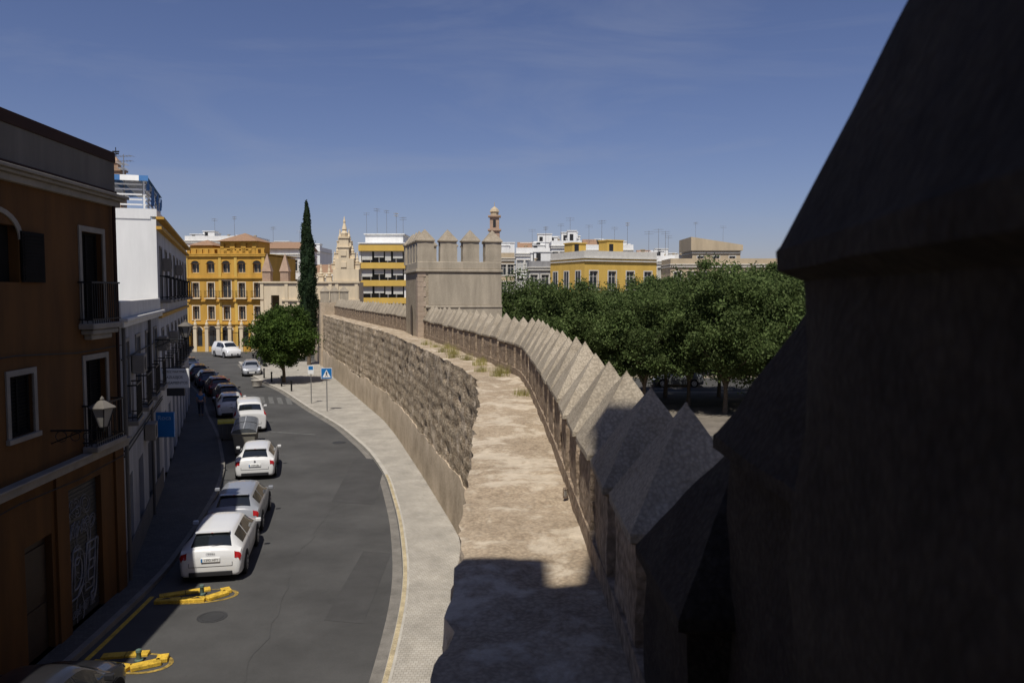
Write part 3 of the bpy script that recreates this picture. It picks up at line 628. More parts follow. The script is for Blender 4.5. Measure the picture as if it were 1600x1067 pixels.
def simple(name,label,P0,P1,dep,h,wm,cols,floors,ww=1.,style='glass',trim=.12,corn='trim',cat='building',side=0,fm='trim',balc=False,par=None):
    T,L=bframe(name,label,P0,P1,cat); ops=[]
    for f in floors:
        for i in range(cols):
            u=(i+.5)*L/cols; ops.append((u-ww/2,u+ww/2,f[0],f[1]))
    mb=MB(); shell(mb,0,L,dep,0,h,ops); part('wall',mb,M[wm],T)
    for o in ops:
        window(T,o,style,.2,trim,fm)
    if balc:
        for o in ops: balcony(T,o[0]-.2,o[1]+.2,o[2]-.02,.45,1.,.25)
    mb=MB(); mb.box(-.1,L+.1,-.18,-.001,h-.35,h-.2); mb.box(-.12,L+.12,-.2,dep,h+.001,h+.12); mb.box(-.1,-.001,0,dep,h-.35,h-.2); part('cornice',mb,M[corn],T)
    mb=MB(); mb.box(0,L,0,.2,h+.121,h+.9); mb.box(0,.2,.2,dep,h+.121,h+.9); mb.box(L-.2,L,.2,dep,h+.121,h+.9); part('parapet',mb,M[par or wm],T)
    if side:
        for f in floors:
            for i in range(side):
                v=(i+.5)*dep/side; mb=MB(); mb.box(-.05,-.001,v-ww/2,v+ww/2,f[0],f[1]); wq=part('window',mb,M['glass'],T)
                mb=MB(); mb.box(-.07,-.002,v-ww/2-.12,v-ww/2,f[0],f[1]+.12);mb.box(-.07,-.002,v+ww/2,v+ww/2+.12,f[0],f[1]+.12);mb.box(-.07,-.002,v-ww/2,v+ww/2,f[1],f[1]+.12); mb.box(-.07,-.052,v-.03,v+.03,f[0],f[1]); part('frame',mb,M[fm],wq)
    return T,L
def roofstuff(T,L,h,n,wm='white',seed=1,dep=6):
    r=random.Random(seed)
    for i in range(n):
        x=r.uniform(.3,L-2.2); w=r.uniform(1.2,2.8); y=r.uniform(.5,dep-2); hh=r.uniform(.9,2.4); mb=MB(); mb.box(x,min(L,x+w),y,y+2,h,h+hh); mb.box(x-.1,min(L,x+w)+.1,y-.1,y+2.1,h+hh,h+hh+.12); 
        rr=part('roof_room',mb,M[wm],T)
        mb=MB(); mb.box(x+.3,x+.9,y-.03,y-.001,h+.1,h+min(hh-.1,1.9)); part('roof_door',mb,M['dark'],rr)
        x=r.uniform(.3,L-.5); y=r.uniform(.5,dep-1); mb=MB(); mb.box(x,x+.35,y,y+.35,h,h+1.1); mb.box(x-.05,x+.4,y-.05,y+.4,h+1.1,h+1.2)
        part('chimney',mb,M['tan'],T)
AP,L=bframe('apartment_block','white apartment block with yellow balcony bands',(-21,110),(-14.6,110))
fl=[(12.0,13.6),(9.6,11.2),(7.2,8.8),(4.8,6.4),(2.4,4.0)]; ops=[(.25,L-.25,a,b) for a,b in fl]
mb=MB(); shell(mb,0,L,10,0,14.6,ops,rec=.9); part('wall',mb,M['white'],AP)
for q,o in enumerate(ops):
    mb=MB(); mb.box(o[0],o[1],.88,.92,o[2],o[3]); w=part('window',mb,M['glass'],AP); mb=MB()
    for k in range(6): x=o[0]+k*(o[1]-o[0])/5; mb.box(x-.07,x+.07,.7,.879,o[2],o[3])
    part('frame',mb,M['white'],w)
    for a,b,c in((.1,1.5,1.2),(1.8,3.1,.95),(3.3,4.1,1.3),(4.4,5.7,1.1)):
        mb=MB(); mb.box(o[0]+a,o[0]+b,.05,.1,o[3]-c+.1*((q+int(a))%3),o[3]); part('rolled_blind',mb,M['shuttergrey'],w)
for a,b in fl:
    mb=MB(); mb.box(-.05,L+.05,-.35,-.001,b+.02,b+.82); part('balcony_band',mb,M['yellowwall'],AP)
mb=MB(); mb.box(-.1,L+.1,-.4,10,14.6,14.75); mb.box(.5,5.8,2,8,14.75,16.); mb.box(.3,6,1.8,8.2,16.,16.12); part('roof_room',mb,M['white'],AP)
G=thing('city_gate','cream baroque city gate with stepped gable and pinnacles','gate',(-30.9,98,0))
mb=MB(); facade(mb,0,12.1,0,9.2,[(5.2,8.,0,5.6),(1.3,2.3,5.2,7.6),(9.6,10.8,1.5,4.2)],.6); mb.add([(0,0,9.2),(12.1,0,9.2),(12.1,3,9.2),(0,3,9.2),(0,0,0),(0,3,0),(12.1,3,0),(12.1,0,0)],[(0,1,2,3),(4,0,3,5),(7,6,2,1),(5,3,2,6)]); part('gate_wall',mb,M['cream'],G)
mb=MB()
for z in(6.9,9.1): mb.box(2.6 if z<8 else -.15,12.25,-.2,-.001,z,z+.2)
for x in(0,3.,4.5,8.4,9.2,11.6): mb.box(x,x+.4,-.12,-.001,0,6.89); mb.box(x,x+.4,-.12,-.001,7.11,9.09)
part('cornice',mb,M['cream'],G)
for x in(.7,2.9):
    mb=MB(); mb.box(x-.5,x+.5,.2,1.2,9.3,10.5); mb.pyr(x-.6,x+.6,.1,1.3,10.5,12.8); part('pyramid_pinnacle',mb,M['pink'],G,bevel=.02)
def spire(x,y,z,s):
    mb=MB(); mb.box(x-.5*s,x+.5*s,y-.4*s,y+.4*s,z,z+.9*s); mb.box(x-.6*s,x+.6*s,y-.5*s,y+.5*s,z+.9*s,z+1.05*s); mb.lathe((x,y,z+1.05*s),[(.3*s,0),(.38*s,.4*s),(.2*s,.7*s),(.28*s,.8*s),(.1*s,1.5*s),(.14*s,1.6*s),(.02*s,2.2*s)],8); part('pinnacle',mb,M['cream'],G)
mb=MB(); mb.box(8.9,12.1,.1,1.6,9.3,10.8); mb.box(9.2,11.5,.1,1.6,10.8,12.1); mb.box(9.6,10.9,.1,1.6,12.1,13.4); mb.box(9.45,11.05,.0,1.7,13.4,13.55)
for x,z in((10.25,11.0),(10.25,12.4)): mb.box(x-.35,x+.35,.0,.1,z,z+.7)
part('gable',mb,M['cream'],G,bevel=.02)
spire(10.25,.8,13.55,1.15)
for x,z in((9.0,10.8),(11.8,10.8),(9.4,12.1),(11.2,12.1),(9.7,13.55),(10.8,13.55),(8.3,9.3),(7.3,9.3)): spire(x,.8,z,.68)
CH,L=simple('church','white church block with tiled roof behind the gate',(-34,128),(-22,128),14,10.2,'cream',4,[(7.6,9.4)],cat='church')
mb=MB(); mb.add([(0,0,11.1),(L,0,11.1),(L,7,12.6),(0,7,12.6),(0,14,11.1),(L,14,11.1)],[(0,1,2,3),(3,2,5,4),(0,3,4),(1,5,2)]); part('roof',mb,M['rooftile'],CH)
W1,L=simple('white_house','white house with clay tile roof behind the mansion',(-40.5,127),(-33.4,127),10,13.9,'white',3,[(11.3,13.1),(8.2,10)],cat='house')
mb=MB(); mb.add([(-.3,-.4,14.85),(L+.3,-.4,14.85),(L+.3,5,16.2),(-.3,5,16.2),(L+.3,10,14.85),(-.3,10,14.85)],[(0,1,2,3),(3,2,4,5),(0,3,5),(1,4,2)]); part('roof',mb,M['rooftile'],W1)
T,L=simple('white_house','white flat roofed house with roof terrace',(-58,142),(-46,142),10,17.,'white',5,[(14,16),(11,12.8)],cat='house'); roofstuff(T,L,17,5,seed=3)
T,L=simple('white_house','white flat roofed house behind the roofs',(-47,150),(-36,150),10,15.5,'white',5,[(13,14.6)],cat='house'); roofstuff(T,L,15.5,4,seed=8)
T,L=simple('white_house','low white house beside the gate',(-27,116),(-21.2,116),8,9.6,'white',3,[(6.6,8.4),(3,5)],cat='house')
R1,L=simple('yellow_corner_house','yellow corner house with white cornices and balconies',(8.6,95),(18.0,99.5),8.5,12.0,'yellowwall',4,[(8.3,10.5),(4.2,6.5)],1.1,cat='house',side=3,balc=True,par='trim')
roofstuff(R1,L,12.1,2,'yellowwall',seed=5,dep=6)
for i,(n,l,P0,P1,h,wm,c,s) in enumerate([
 ('white_apartment_block','white apartment block with roof sheds',(.6,118),(5.6,118),13.6,'white',4,1),
 ('white_apartment_block','tall white apartment block with terraces',(6.4,130),(11.4,130),15.4,'white',4,2),
 ('white_apartment_block','white apartment block with stepped roof terraces',(10.9,124),(18.8,124),14.4,'white',5,3),
 ('brick_apartment_block','brick and white apartment block',(-3.2,125),(.4,125),13.2,'tan',3,4),
 ('white_apartment_block','small white block with flat roof',(19.2,122),(24.8,122),12.6,'white',4,5),
 ('tan_apartment_block','tan apartment block among the roofs',(3.,142),(9.,142),15.8,'tan',4,6),
 ('white_apartment_block','white apartment block far behind the others',(24.,140),(31,140),13.6,'white',4,7),
 ('white_apartment_block','low whitewashed block beside the yellow corner house',(2.2,106),(6.6,106),11.2,'dirtyshadewhite',3,11),
 ('white_house','white house at the end of the roofs',(41.,112),(54,112),14.2,'white',5,9)]):
    T,L=simple(n,l,P0,P1,10,h,wm,c,[(h-2.6,h-.9),(h-5.4,h-3.6),(h-8.4,h-6.6)],1.,'glass' if i%2 else 'blind'); roofstuff(T,L,h+.1,5 if i<7 else 2,seed=s+20)
    if i in(0,2,4):
        mb=MB(); mb.add([(.2,.3,h+.9),(2.4,.3,h+.9),(2.4,3,h+1.9),(.2,3,h+1.9),(.2,3,h),(2.4,3,h),(.2,.3,h),(2.4,.3,h)],[(0,1,2,3),(3,2,5,4),(0,3,4,6),(1,7,5,2),(6,7,1,0)]); part('lean_to_roof',mb,M['rooftile'],T)
T,L=simple('tan_house','tan house with sloped tiled roof',(29.3,130),(37.1,130),8,14.6,'tan',3,[(12.4,13.8)],cat='house')
mb=MB(); mb.add([(-.3,-.4,16.9),(L+.3,-.4,15.6),(L+.3,9,15.6),(-.3,9,16.9),(-.3,-.4,14.7),(L+.3,-.4,14.7),(L+.3,9,14.7),(-.3,9,14.7)],[(0,1,2,3),(4,5,1,0),(5,6,2,1),(7,4,0,3)]); part('roof',mb,M['tan'],T)
T,L=simple('long_tan_building','long low tan building with row of windows',(22.8,115),(41,115),9,11.9,'tan',9,[(9.3,10.9),(5.5,7.5)])
MT=thing('brick_bell_tower','slender brick bell tower with small cupola','tower',(-3.05,140,0))
mb=MB(); mb.box(-.9,.9,-.9,.9,0,18.6); mb.box(-1.15,1.15,-1.15,1.15,18.6,18.9); mb.box(-.8,.8,-.8,.8,18.9,21.0); mb.box(-1.1,1.1,-1.1,1.1,21.0,21.25); part('shaft',mb,M['pink'],MT)
mb=MB(); mb.lathe((0,0,21.25),[(.75,0),(.75,.6),(.9,.65),(.7,1.1),(.3,1.45),(.06,1.6),(.05,2.3)],8); part('cupola',mb,M['tan'],MT)
for z0,z1,y in((19.2,20.5,-.83),(16.,17.4,-.93)):
    mb=MB(); mb.box(-.25,.25,y,y+.029,z0,z1); part('window',mb,M['dark'],MT)
BF=thing('belfry','small brick belfry with weather vane above the roofs','belfry',(-39.3,80,0))
mb=MB(); mb.box(-.65,.65,-.65,.65,0,19.9); mb.box(-.8,.8,-.8,.8,19.9,20.1); mb.box(-.35,.35,-.35,.35,20.1,20.7); mb.pyr(-.45,.45,-.45,.45,20.7,21.4); part('shaft',mb,M['brick'],BF)
mb=MB(); mb.cyl((0,0,21.3),(0,0,22.3),.04); mb.box(-.35,.35,-.02,.02,21.8,21.95); mb.box(-.02,.3,-.02,.02,21.6,21.75); part('weather_vane',mb,M['iron'],BF)
mb=MB(); mb.cyl((0,0,0),(0,0,3.4),.025,.018,6)
for k,(z,l) in enumerate(((3.3,.35),(3.05,.3))):
    mb.cyl((-.5,0,z),(.5,0,z),.014,n=5)
    for i in range(6): x=-.45+i*.18; mb.cyl((x,-l*.7,z),(x,l*.7,z),.009,n=4)
am=mb.mesh('television_antenna',[M['steel']])
for i,(x,y,z,s) in enumerate([(-20.3,112,16,.9),(-19,113,16,1.1),(-17.5,112,16,1.),(-16.3,113,14.7,1.3),(-15.2,112,14.7,1.1),(-49.5,143,17,1.3),(-53,143,17,1.2),(-45,151,15.5,1.4),(-40,151,15.5,1.2),
   (8.,131,15.4,1.1),(9.5,131,15.4,1.4),(12.,125,14.4,1.2),(14.,125,14.4,1.4),(16,125,14.4,1.1),(18,125,14.4,1.3),(3.,119,13.6,1.1),(5,119,13.6,1.2),(21,123,12.6,1.4),(22.5,123,12.6,1.5),(24,123,12.6,1.2),(27,141,13.6,1.5),(30.,131,16,1.),(34.5,131,15.4,1.),(-15.9,33,10.9,.8),(-16.9,35,10.9,.8),(-40.5,81,18,1.1)]):
    o=link('television_antenna',am,None,(x,y,z),random.uniform(0,3)); o.scale=(s,s,s); o['label']='thin metal television antenna on a flat roof'; o['category']='antenna'; o['group']='roof antennas'

# ------------------------------------------------------------------ trees
def leaves(centres,sig,n,size,seed,flat=1.):
    r=np.random.default_rng(seed); c=np.array(centres); idx=r.integers(0,len(c),n)
    p=c[idx,:3]+r.normal(0,1,(n,3))*(np.array(sig)*c[idx,3:4])
    a=r.normal(0,1,(n,3)); a/=np.linalg.norm(a,axis=1)[:,None]; b=np.cross(a,r.normal(0,1,(n,3))); b/=np.linalg.norm(b,axis=1)[:,None]
    s=size*r.uniform(.6,1.3,(n,1)); a=a*s; b=b*s*.55
    v=np.empty((n,4,3)); v[:,0]=p-a; v[:,1]=p+b*.9; v[:,2]=p+a; v[:,3]=p-b*.9
    return v.reshape(-1,3)
def leafmesh(name,v,m,extra=None):
    me=bpy.data.meshes.new(name); n=len(v)//4; f=np.arange(n*4).reshape(n,4)
    vs=v.tolist(); fs=f.tolist()
    if extra:
        o=len(vs); vs+=extra.v; fs+=[[i+o for i in q] for q in extra.f]
    me.from_pydata(vs,[],fs); me.materials.append(m); me.update(); return me
def tree_proto(name,label,h,r,trunk_h,seed,leaf,lm,n=11000,nclump=95,cat='tree',group=None,zsq=1.,loc=(0,0,0),irr=1.):
    rr=random.Random(seed); T=thing(name,label,cat,loc,0,group)
    cz=(trunk_h+h)/2; rz=(h-trunk_h)/2*zsq; cl=[]
    for i in range(nclump):
        while True:
            x,y,z=[rr.uniform(-1,1) for _ in range(3)]; d=x*x+y*y+z*z
            if d<1 and d>.12: break
        k=1+irr*(.28*noise.noise(Vector((x,y,z))*1.6+Vector((seed*3.,0,0)))+.12*rr.uniform(-1,1))
        wz=1 if z>0 else .9
        cl.append((x*r*k*(1-.12*max(0,z)),y*r*k*(1-.12*max(0,z)),cz+z*rz*k*wz,rr.uniform(.5,1.25)*(.7+.3*irr)))
    v=leaves(cl,(.42,.42,.3),n,leaf,seed)
    me=leafmesh('crown',v,lm); link('crown',me,T)
    mb=MB(); mb.cyl((0,0,-.05),(.05,.03,trunk_h*.6),.19,.14,9); mb.cyl((.05,.03,trunk_h*.6),(0,0,trunk_h+.5),.14,.11,9)
    for i in range(9):
        c=cl[rr.randrange(len(cl))]; q=(c[0]*.35,c[1]*.35,(trunk_h+c[2])/2); mb.cyl((0,0,trunk_h*.8+rr.uniform(0,.6)),q,.08,.055,6); mb.cyl(q,c[:3],.055,.015,6)
    part('trunk',mb,M['bark'],T,smooth=60); return T
G_='park trees beyond the wall'; lab='leafy green park tree with slender trunk'
prot=[tree_proto('park_tree',lab,9.7,3.9,1.9,31,.11,M['leaf'],40000,200,group=G_,loc=(14.0,52,0)),
      tree_proto('park_tree',lab,9.0,3.4,1.7,32,.11,M['leaf'],32000,160,group=G_,loc=(9.0,54,0)),
      tree_proto('park_tree',lab,10.1,4.2,2.0,33,.11,M['leaf'],44000,220,group=G_,loc=(18.8,56,0))]
prot[1].scale=(1,1,.9)
for i,(x,y,k,s,sz) in enumerate([(1.4,57,1,.95,1.0),(5.0,59,0,.95,.87),(11.6,60.,2,.95,.9),(22.6,51,0,1.02,1.),(17.6,47.5,1,.9,1.),(24.5,58,2,1.,1.),(2.8,76,2,.98,.82),(8.3,77,0,1.,.86),(14,77,2,1.,.95),(20,77,0,1.05,1.05),(26,77,2,1.05,1.05),(32,78,0,1.05,1.05),(29,60,0,1.,1.02),(32,54,2,1.,1.),(27,48,1,1.05,1.),(38,78,2,1.05,1.05),(36,60,2,1.,1.),(15.8,60.5,0,.9,.9),(21.5,61.,1,1.,1.),(7.,61.5,1,.9,.9),(12.5,56.,1,.9,.95)]):
    clone(prot[k],(x,y,0),random.uniform(0,6.28),scale=(s,s,sz))
tree_proto('orange_tree','dense round orange tree on the pavement by the wall',6.9,2.65,1.4,41,.11,M['leaf2'],42000,230,loc=(-19.9,69,0),irr=.6)
tree_proto('jacaranda_tree','tree with purple blossom beyond the roofs',13.6,3.,3.,44,.2,M['purple'],6000,50,loc=(38.5,98,0))
cy=thing('cypress_tree','tall narrow dark green cypress','tree',(-22.0,86,0)); cl=[]
for i in range(520):
    t=random.random(); z=2.+t*15.5; R=1.08*min(1,(t+.12)*3)*(1-t**2.2)**.8; a=random.uniform(0,6.28); q=R*random.uniform(.6,1.)*(1+.1*math.sin(z*2.+a)); cl.append((q*math.cos(a),q*math.sin(a),z,.3+.45*(1-t)))
v=leaves(cl,(.17,.17,.5),26000,.1,51)
core=MB(); core.lathe((0,0,0),[(.3,1.8),(.75,3),(.8,6),(.7,10),(.5,14),(.2,17),(.02,17.7)],9)
link('crown',leafmesh('crown',v,M['cyp'],core),cy)
mb=MB(); mb.cyl((0,0,-.05),(0,0,3),.22,.15,9); part('trunk',mb,M['bark'],cy)

# ------------------------------------------------------------------ cars
ST={'hatch':[(-2.15,.60,.66,.55,.72,.30),(-2.13,.80,.70,.74,.80,.24),(-2.07,.97,.69,.86,.85,.2),(-1.97,1.05,.65,.93,.87,.2),(-1.64,1.33,.55,.96,.885,.2),(-1.48,1.385,.545,.96,.89,.2),(-.8,1.435,.56,.95,.89,.2),(0,1.445,.565,.93,.89,.2),(.42,1.405,.555,.92,.885,.2),(.68,1.335,.56,.915,.88,.2),(1.2,1.02,.66,.905,.87,.2),(1.35,.97,.68,.88,.865,.2),(1.8,.87,.66,.78,.83,.2),(2.05,.74,.58,.66,.74,.21),(2.15,.56,.48,.5,.62,.26)],
    'van':[(-2.2,.9,.70,.8,.77,.3),(-2.19,1.1,.72,.95,.84,.24),(-2.15,1.2,.72,1.08,.87,.22),(-2.12,1.3,.71,1.1,.88,.2),(-2.03,1.66,.63,1.1,.89,.2),(-1.93,1.74,.62,1.1,.895,.2),(-1,1.79,.64,1.09,.9,.2),(0,1.8,.64,1.08,.9,.2),(.4,1.76,.63,1.07,.9,.2),(.65,1.68,.63,1.06,.895,.2),(1.3,1.2,.7,1.04,.885,.2),(1.42,1.14,.7,1.0,.88,.2),(1.9,1.02,.68,.9,.85,.2),(2.1,.84,.6,.74,.78,.22),(2.2,.6,.5,.54,.66,.27)]}
PIV={'hatch':(3.05,4.25,9.1,9.95),'van':(3.1,4.05,9.1,9.95)}
def car(style,pm,label,plate=None,emblem=False,loc=(0,0,0),rz=0,group='cars parked along the street',sc=1.,name='parked_car',blind=False):
    T=thing(name,label,'car' if style=='hatch' else 'van',loc,rz,group); T.scale=(sc,sc,sc); st=ST[style]; n=len(st)
    arr=np.array(st)
    def sec(s):
        i=min(int(s),n-2); f=s-i; i0=max(i-1,0); i3=min(i+2,n-1); p0,p1,p2,p3=arr[i0],arr[i],arr[i+1],arr[i3]
        c=.5*((2*p1)+(-p0+p2)*f+(2*p0-5*p1+4*p2-p3)*f*f+(-p0+3*p1-3*p2+p3)*f**3)
        lin=p1+(p2-p1)*f; y,zt,wt,zb,wb,zl=.45*c+.55*lin
        zb=min(zb,zt-.06)
        return y,[(0,zt),(.55*wt,zt-.01),(.86*wt,zt-.035),(wt,zt-.085),(wb*.955,zb),(wb,zb-.1),(wb*1.0,(zb+zl)/2),(wb*.97,zl+.06),(wb*.88,zl),(0,zl)]
    def pt(s,t):
        y,p=sec(s); sg=1 if t>=0 else -1; t=abs(t); i=min(int(t),8); f=t-i; return Vector((sg*(p[i][0]+(p[i+1][0]-p[i][0])*f),y,p[i][1]+(p[i+1][1]-p[i][1])*f))
    ss=np.linspace(0,n-1,(n-1)*3+1); vs=[];ring=[-i for i in range(9,0,-1)]+list(range(0,9)); R=len(ring)
    for s in ss:
        for t in ring: vs.append(tuple(pt(s,t)))
    fs=[]
    for i in range(len(ss)-1):
        for k in range(R): fs.append((i*R+k,i*R+(k+1)%R,(i+1)*R+(k+1)%R,(i+1)*R+k)[::-1])
    fs.append(tuple(range(R))); fs.append(tuple(range((len(ss)-1)*R,len(ss)*R))[::-1])
    body=part('body',MB().add(vs,fs),pm,T,smooth=42)
    def patch(nm,m,s0,s1,t0,t1,off=.008,ns=8,nt=6,par=T,taper=0):
        vs=[];fs=[]
        for i in range(ns+1):
            for j in range(nt+1):
                s=s0+(s1-s0)*i/ns; t=t0+(t1-t0)*j/nt; p=pt(s,t); e=.04
                a=pt(min(s+e,n-1),t)-pt(max(s-e,0),t)
                b=pt(s,t+e if t+e<9 else t)-pt(s,t-e); nn=a.cross(b)
                if nn.length>0: nn.normalize()
                cc=Vector((p.x,p.y*.8,p.z-.6)); 
                if nn.dot(cc)<0: nn=-nn
                vs.append(tuple(p+nn*off))
        for i in range(ns):
            for j in range(nt): fs.append((i*(nt+1)+j,(i+1)*(nt+1)+j,(i+1)*(nt+1)+j+1,i*(nt+1)+j+1))
        return part(nm,MB().add(vs,fs),m,par,smooth=60)
    a,b,c,d=PIV[style]
    patch('rear_window',M['carglass'],a,b-.1,-2.1,2.1); patch('windscreen',M['carglass'],c,d,-2.3,2.3)
    for sg in(-1,1):
        for (s0,s1) in ((4.55,6.05),(6.15,7.5),(7.6,9.6)):
            if style=='van' and blind and s1<7: continue
            t0,t1=sorted((sg*3.12,sg*3.88)); patch('side_window',M['carglass'],s0,s1,t0,t1)
        t0,t1=sorted((sg*2.6,sg*4.95)) if style=='hatch' else sorted((sg*3.3,sg*4.95))
        patch('tail_light',M['red'],(1.0 if style=='hatch' else 1.6),(2.0 if style=='hatch' else 3.6),t0,t1,.012)
        t0,t1=sorted((sg*2.3,sg*4.6)); patch('headlight',M['clear'],12.2,13.3,t0,t1,.012)
        mb=MB(); mb.obox((sg*.97,.88,.98 if style=='hatch' else 1.12),(.09,.05,.065),0); part('wing_mirror',mb,pm if not isinstance(pm,list) else pm[0],T,bevel=.03)
        for yy in(-1.32,1.33):
            x=sg*(.895 if style=='hatch' else .905)
            if yy>0: x*=.985
            mb=MB(); mb.cyl((x-sg*.1,yy,.34),(x+sg*.006,yy,.34),.375,n=24); part('wheel_arch',mb,M['black'],T)
            mb=MB(); mb.cyl((x-sg*.2,yy,.315),(x+sg*.018,yy,.315),.315,n=24); w=part('wheel',mb,M['tyre'],T,bevel=.02)
            mb=MB(); mb.cyl((x,yy,.315),(x+sg*.024,yy,.315),.215,n=20)
            rm=part('rim',mb,M['rim'],w)
            mb=MB()
            for k in range(5):
                an=k*1.2566+.6; mb.cyl((x+sg*.02,yy+.13*math.cos(an),.315+.13*math.sin(an)),(x+sg*.027,yy+.13*math.cos(an),.315+.13*math.sin(an)),.042,n=8)
            part('rim_opening',mb,M['black'],w)
    yb=st[0][0]
    mb=MB(); mb.box(-.6,.6,yb-.025,yb+.1,.22,.36); part('rear_bumper_trim',mb,M['carplastic'],T,bevel=.02)
    yf=st[-1][0]; mb=MB(); mb.box(-.42,.42,yf-.06,yf+.015,.3,.5); part('grille',mb,M['carplastic'],T,bevel=.02)
    zp=.70 if style=='hatch' else .78
    mb=MB(); mb.box(-.26,.26,yb-.03,yb+.02,zp-.055,zp+.055); pl=part('licence_plate',mb,M['signwhite'],T)
    if plate:
        text('plate_text',plate,.105,pl,(.02,yb-.033,zp),M['black'],ext=.001,sx=.95)
        mb=MB(); mb.box(-.258,-.215,yb-.033,yb-.031,zp-.053,zp+.053); part('plate_band',mb,M['blue'],pl)
    mb=MB(); mb.box(-.26,.26,yf-.01,yf+.022,.36,.47); part('licence_plate',mb,M['signwhite'],T)
    mb=MB()
    for xx in(-.6,.6): mb.box(xx-.006,xx+.006,yb-.006,yb+.04,.5,.62)
    mb.box(-.6,.6,yb-.006,yb+.04,.5,.512); part('tailgate_gap',mb,M['black'],T)
    for sg in(-1,1):
        for s0 in(6.08,7.53,9.3 if style=='hatch' else 9.4):
            t0,t1=sorted((sg*3.95,sg*7.)); patch('door_gap',M['black'],s0,s0+.025,t0,t1,.003,1,8)
    if style=='hatch':
        mb=MB(); mb.box(-.48,.48,-1.72,-1.56,1.36,1.39); part('roof_spoiler',mb,pm,T,bevel=.008)
        mb=MB(); mb.box(-.03,.03,-1.735,-1.72,1.365,1.38); part('brake_light',mb,M['red'],T)
        mb=MB(); mb.cyl((.0,-2.0,1.085),(.33,-1.97,1.12),.008,n=5); part('rear_wiper',mb,M['black'],T)
    if emblem=='rings':
        for k in range(4):
            mb=MB(); cx=-.082+k*.055
            for j in range(16):
                a0=j*math.pi/8; a1=(j+1)*math.pi/8; mb.cyl((cx+.036*math.cos(a0),-2.135,.868+.036*math.sin(a0)),(cx+.036*math.cos(a1),-2.135,.868+.036*math.sin(a1)),.006,n=5)
            part('emblem_ring',mb,M['rim'],T)
    elif emblem:
        mb=MB(); mb.cyl((0,-2.14,.87),(0,-2.10,.87),.045,n=16); part('emblem',mb,M['rim'],T)
    return T
def hd(s): return math.atan2(s,1)
car('hatch',CP['white'],'white hatchback seen from behind, parked first at the kerb','1393 HFY','rings',(-8.66,23.45,0.004),hd(.19),sc=.95)
car('hatch',CP['silver'],'silver grey hatchback parked behind the white one','6142 DGX',True,(-9.5,27.55,.004),hd(.2),sc=.95)
car('hatch',CP['white'],'small white hatchback parked next to the containers','1739 JBL',True,(-11.42,35.4,.004),hd(.25),sc=.93)
car('van',CP['white'],'white compact van with dark rear window parked at the kerb','4478 HTN',False,(-15.6,46.9,.004),hd(.36))
car('hatch',CP['white'],'white car with dark windows parked beyond the van',None,True,(-18.6,52.2,.004),hd(.4))
k=car('hatch',CP['black'],'black car parked in the shade of the houses',None,True,(-20.7,57.4,.004),hd(.45))
clone(k,(-28.9,73,.004),hd(.5)); clone(k,(-38.,88,.004),hd(.5))
car('hatch',CP['red'],'dark red car parked in the shade of the houses',None,True,(-23.2,62.4,.004),hd(.5))
k=car('hatch',CP['navy'],'dark blue car parked in the shade of the houses',None,True,(-26.0,67.6,.004),hd(.5))
clone(k,(-33.,81,.004),hd(.5))
car('hatch',CP['silver'],'silver car driving towards the viewer down the street',None,True,(-25.3,77.,.004),math.pi+hd(.35),group='cars on the street',name='car')
car('van',CP['white'],'white delivery van turning at the end of the street',None,False,(-35.2,98,.004),math.radians(222),group='cars on the street',sc=1.1,name='delivery_van',blind=True)
k=car('hatch',CP['black'],'black car parked close to the mustard house',None,True,(-8.3,13.25,.004),hd(.04))
k=car('hatch',CP['grey'],'grey car parked beyond the park trees',None,False,(14.,67.5,.004),math.pi/2); clone(k,(26.5,67.5,.004),math.pi/2)

# ------------------------------------------------------------------ street furniture
def container(loc,rz,lid,label,s=1.):
    T=thing('waste_container',label,'waste container',loc,rz,'waste containers at the kerb'); T.scale=(s,s,s)
    mb=MB(); mb.add([(-.85,-.42,.15),(.85,-.42,.15),(.85,.42,.15),(-.85,.42,.15),(-.95,-.55,1.15),(.95,-.55,1.15),(.95,.55,1.15),(-.95,.55,1.15)],[(0,3,2,1),(4,5,6,7),(0,1,5,4),(1,2,6,5),(2,3,7,6),(3,0,4,7)]); mb.box(-1.,1.,-.6,.6,1.08,1.16)
    for x in np.arange(-.7,.8,.28): mb.box(x,x+.06,-.56,-.46,.3,1.07)
    part('body',mb,M['bin'],T,bevel=.03)
    mb=MB(); N=8; vs=[];
    for i in range(N+1):
        a=math.pi*i/N; 
        for x in(-.97,.97): vs.append((x,-.58*math.cos(a),1.17+.2*math.sin(a)))
    mb.add(vs,[(2*i,2*i+2,2*i+3,2*i+1) for i in range(N)]+[tuple(range(0,2*N+2,2)),tuple(range(1,2*N+3,2))])
    for x in np.arange(-.9,.95,.3):
        vs=[]
        for i in range(N+1):
            a=math.pi*i/N
            for q in(x-.04,x+.04): vs.append((q,-.6*math.cos(a),1.17+.23*math.sin(a)))
        mb.add(vs,[(2*i,2*i+2,2*i+3,2*i+1) for i in range(N)],1)
    for y in(-.59,0,.55): mb.box(-.96,.96,y,y+.05,1.36 if y==0 else 1.17,1.41 if y==0 else 1.21,1)
    part('lid',mb,[M[lid],M['binrib'] if lid=='binlid' else M[lid]],T)
    for x in(-.7,.7):
        for y in(-.35,.35): mb=MB(); mb.cyl((x-.03,y,.09),(x+.03,y,.09),.09); part('wheel',mb,M['tyre'],T)
container((-13.3,39.3,.0),math.radians(106),'binlid','grey waste container with ribbed domed lid'); container((-13.95,41.5,0),math.radians(107),'binlid','grey waste container with ribbed domed lid')
container((-15.2,43.0,.0),math.radians(20),'yellowlid','waste container with yellow recycling lid',.8)
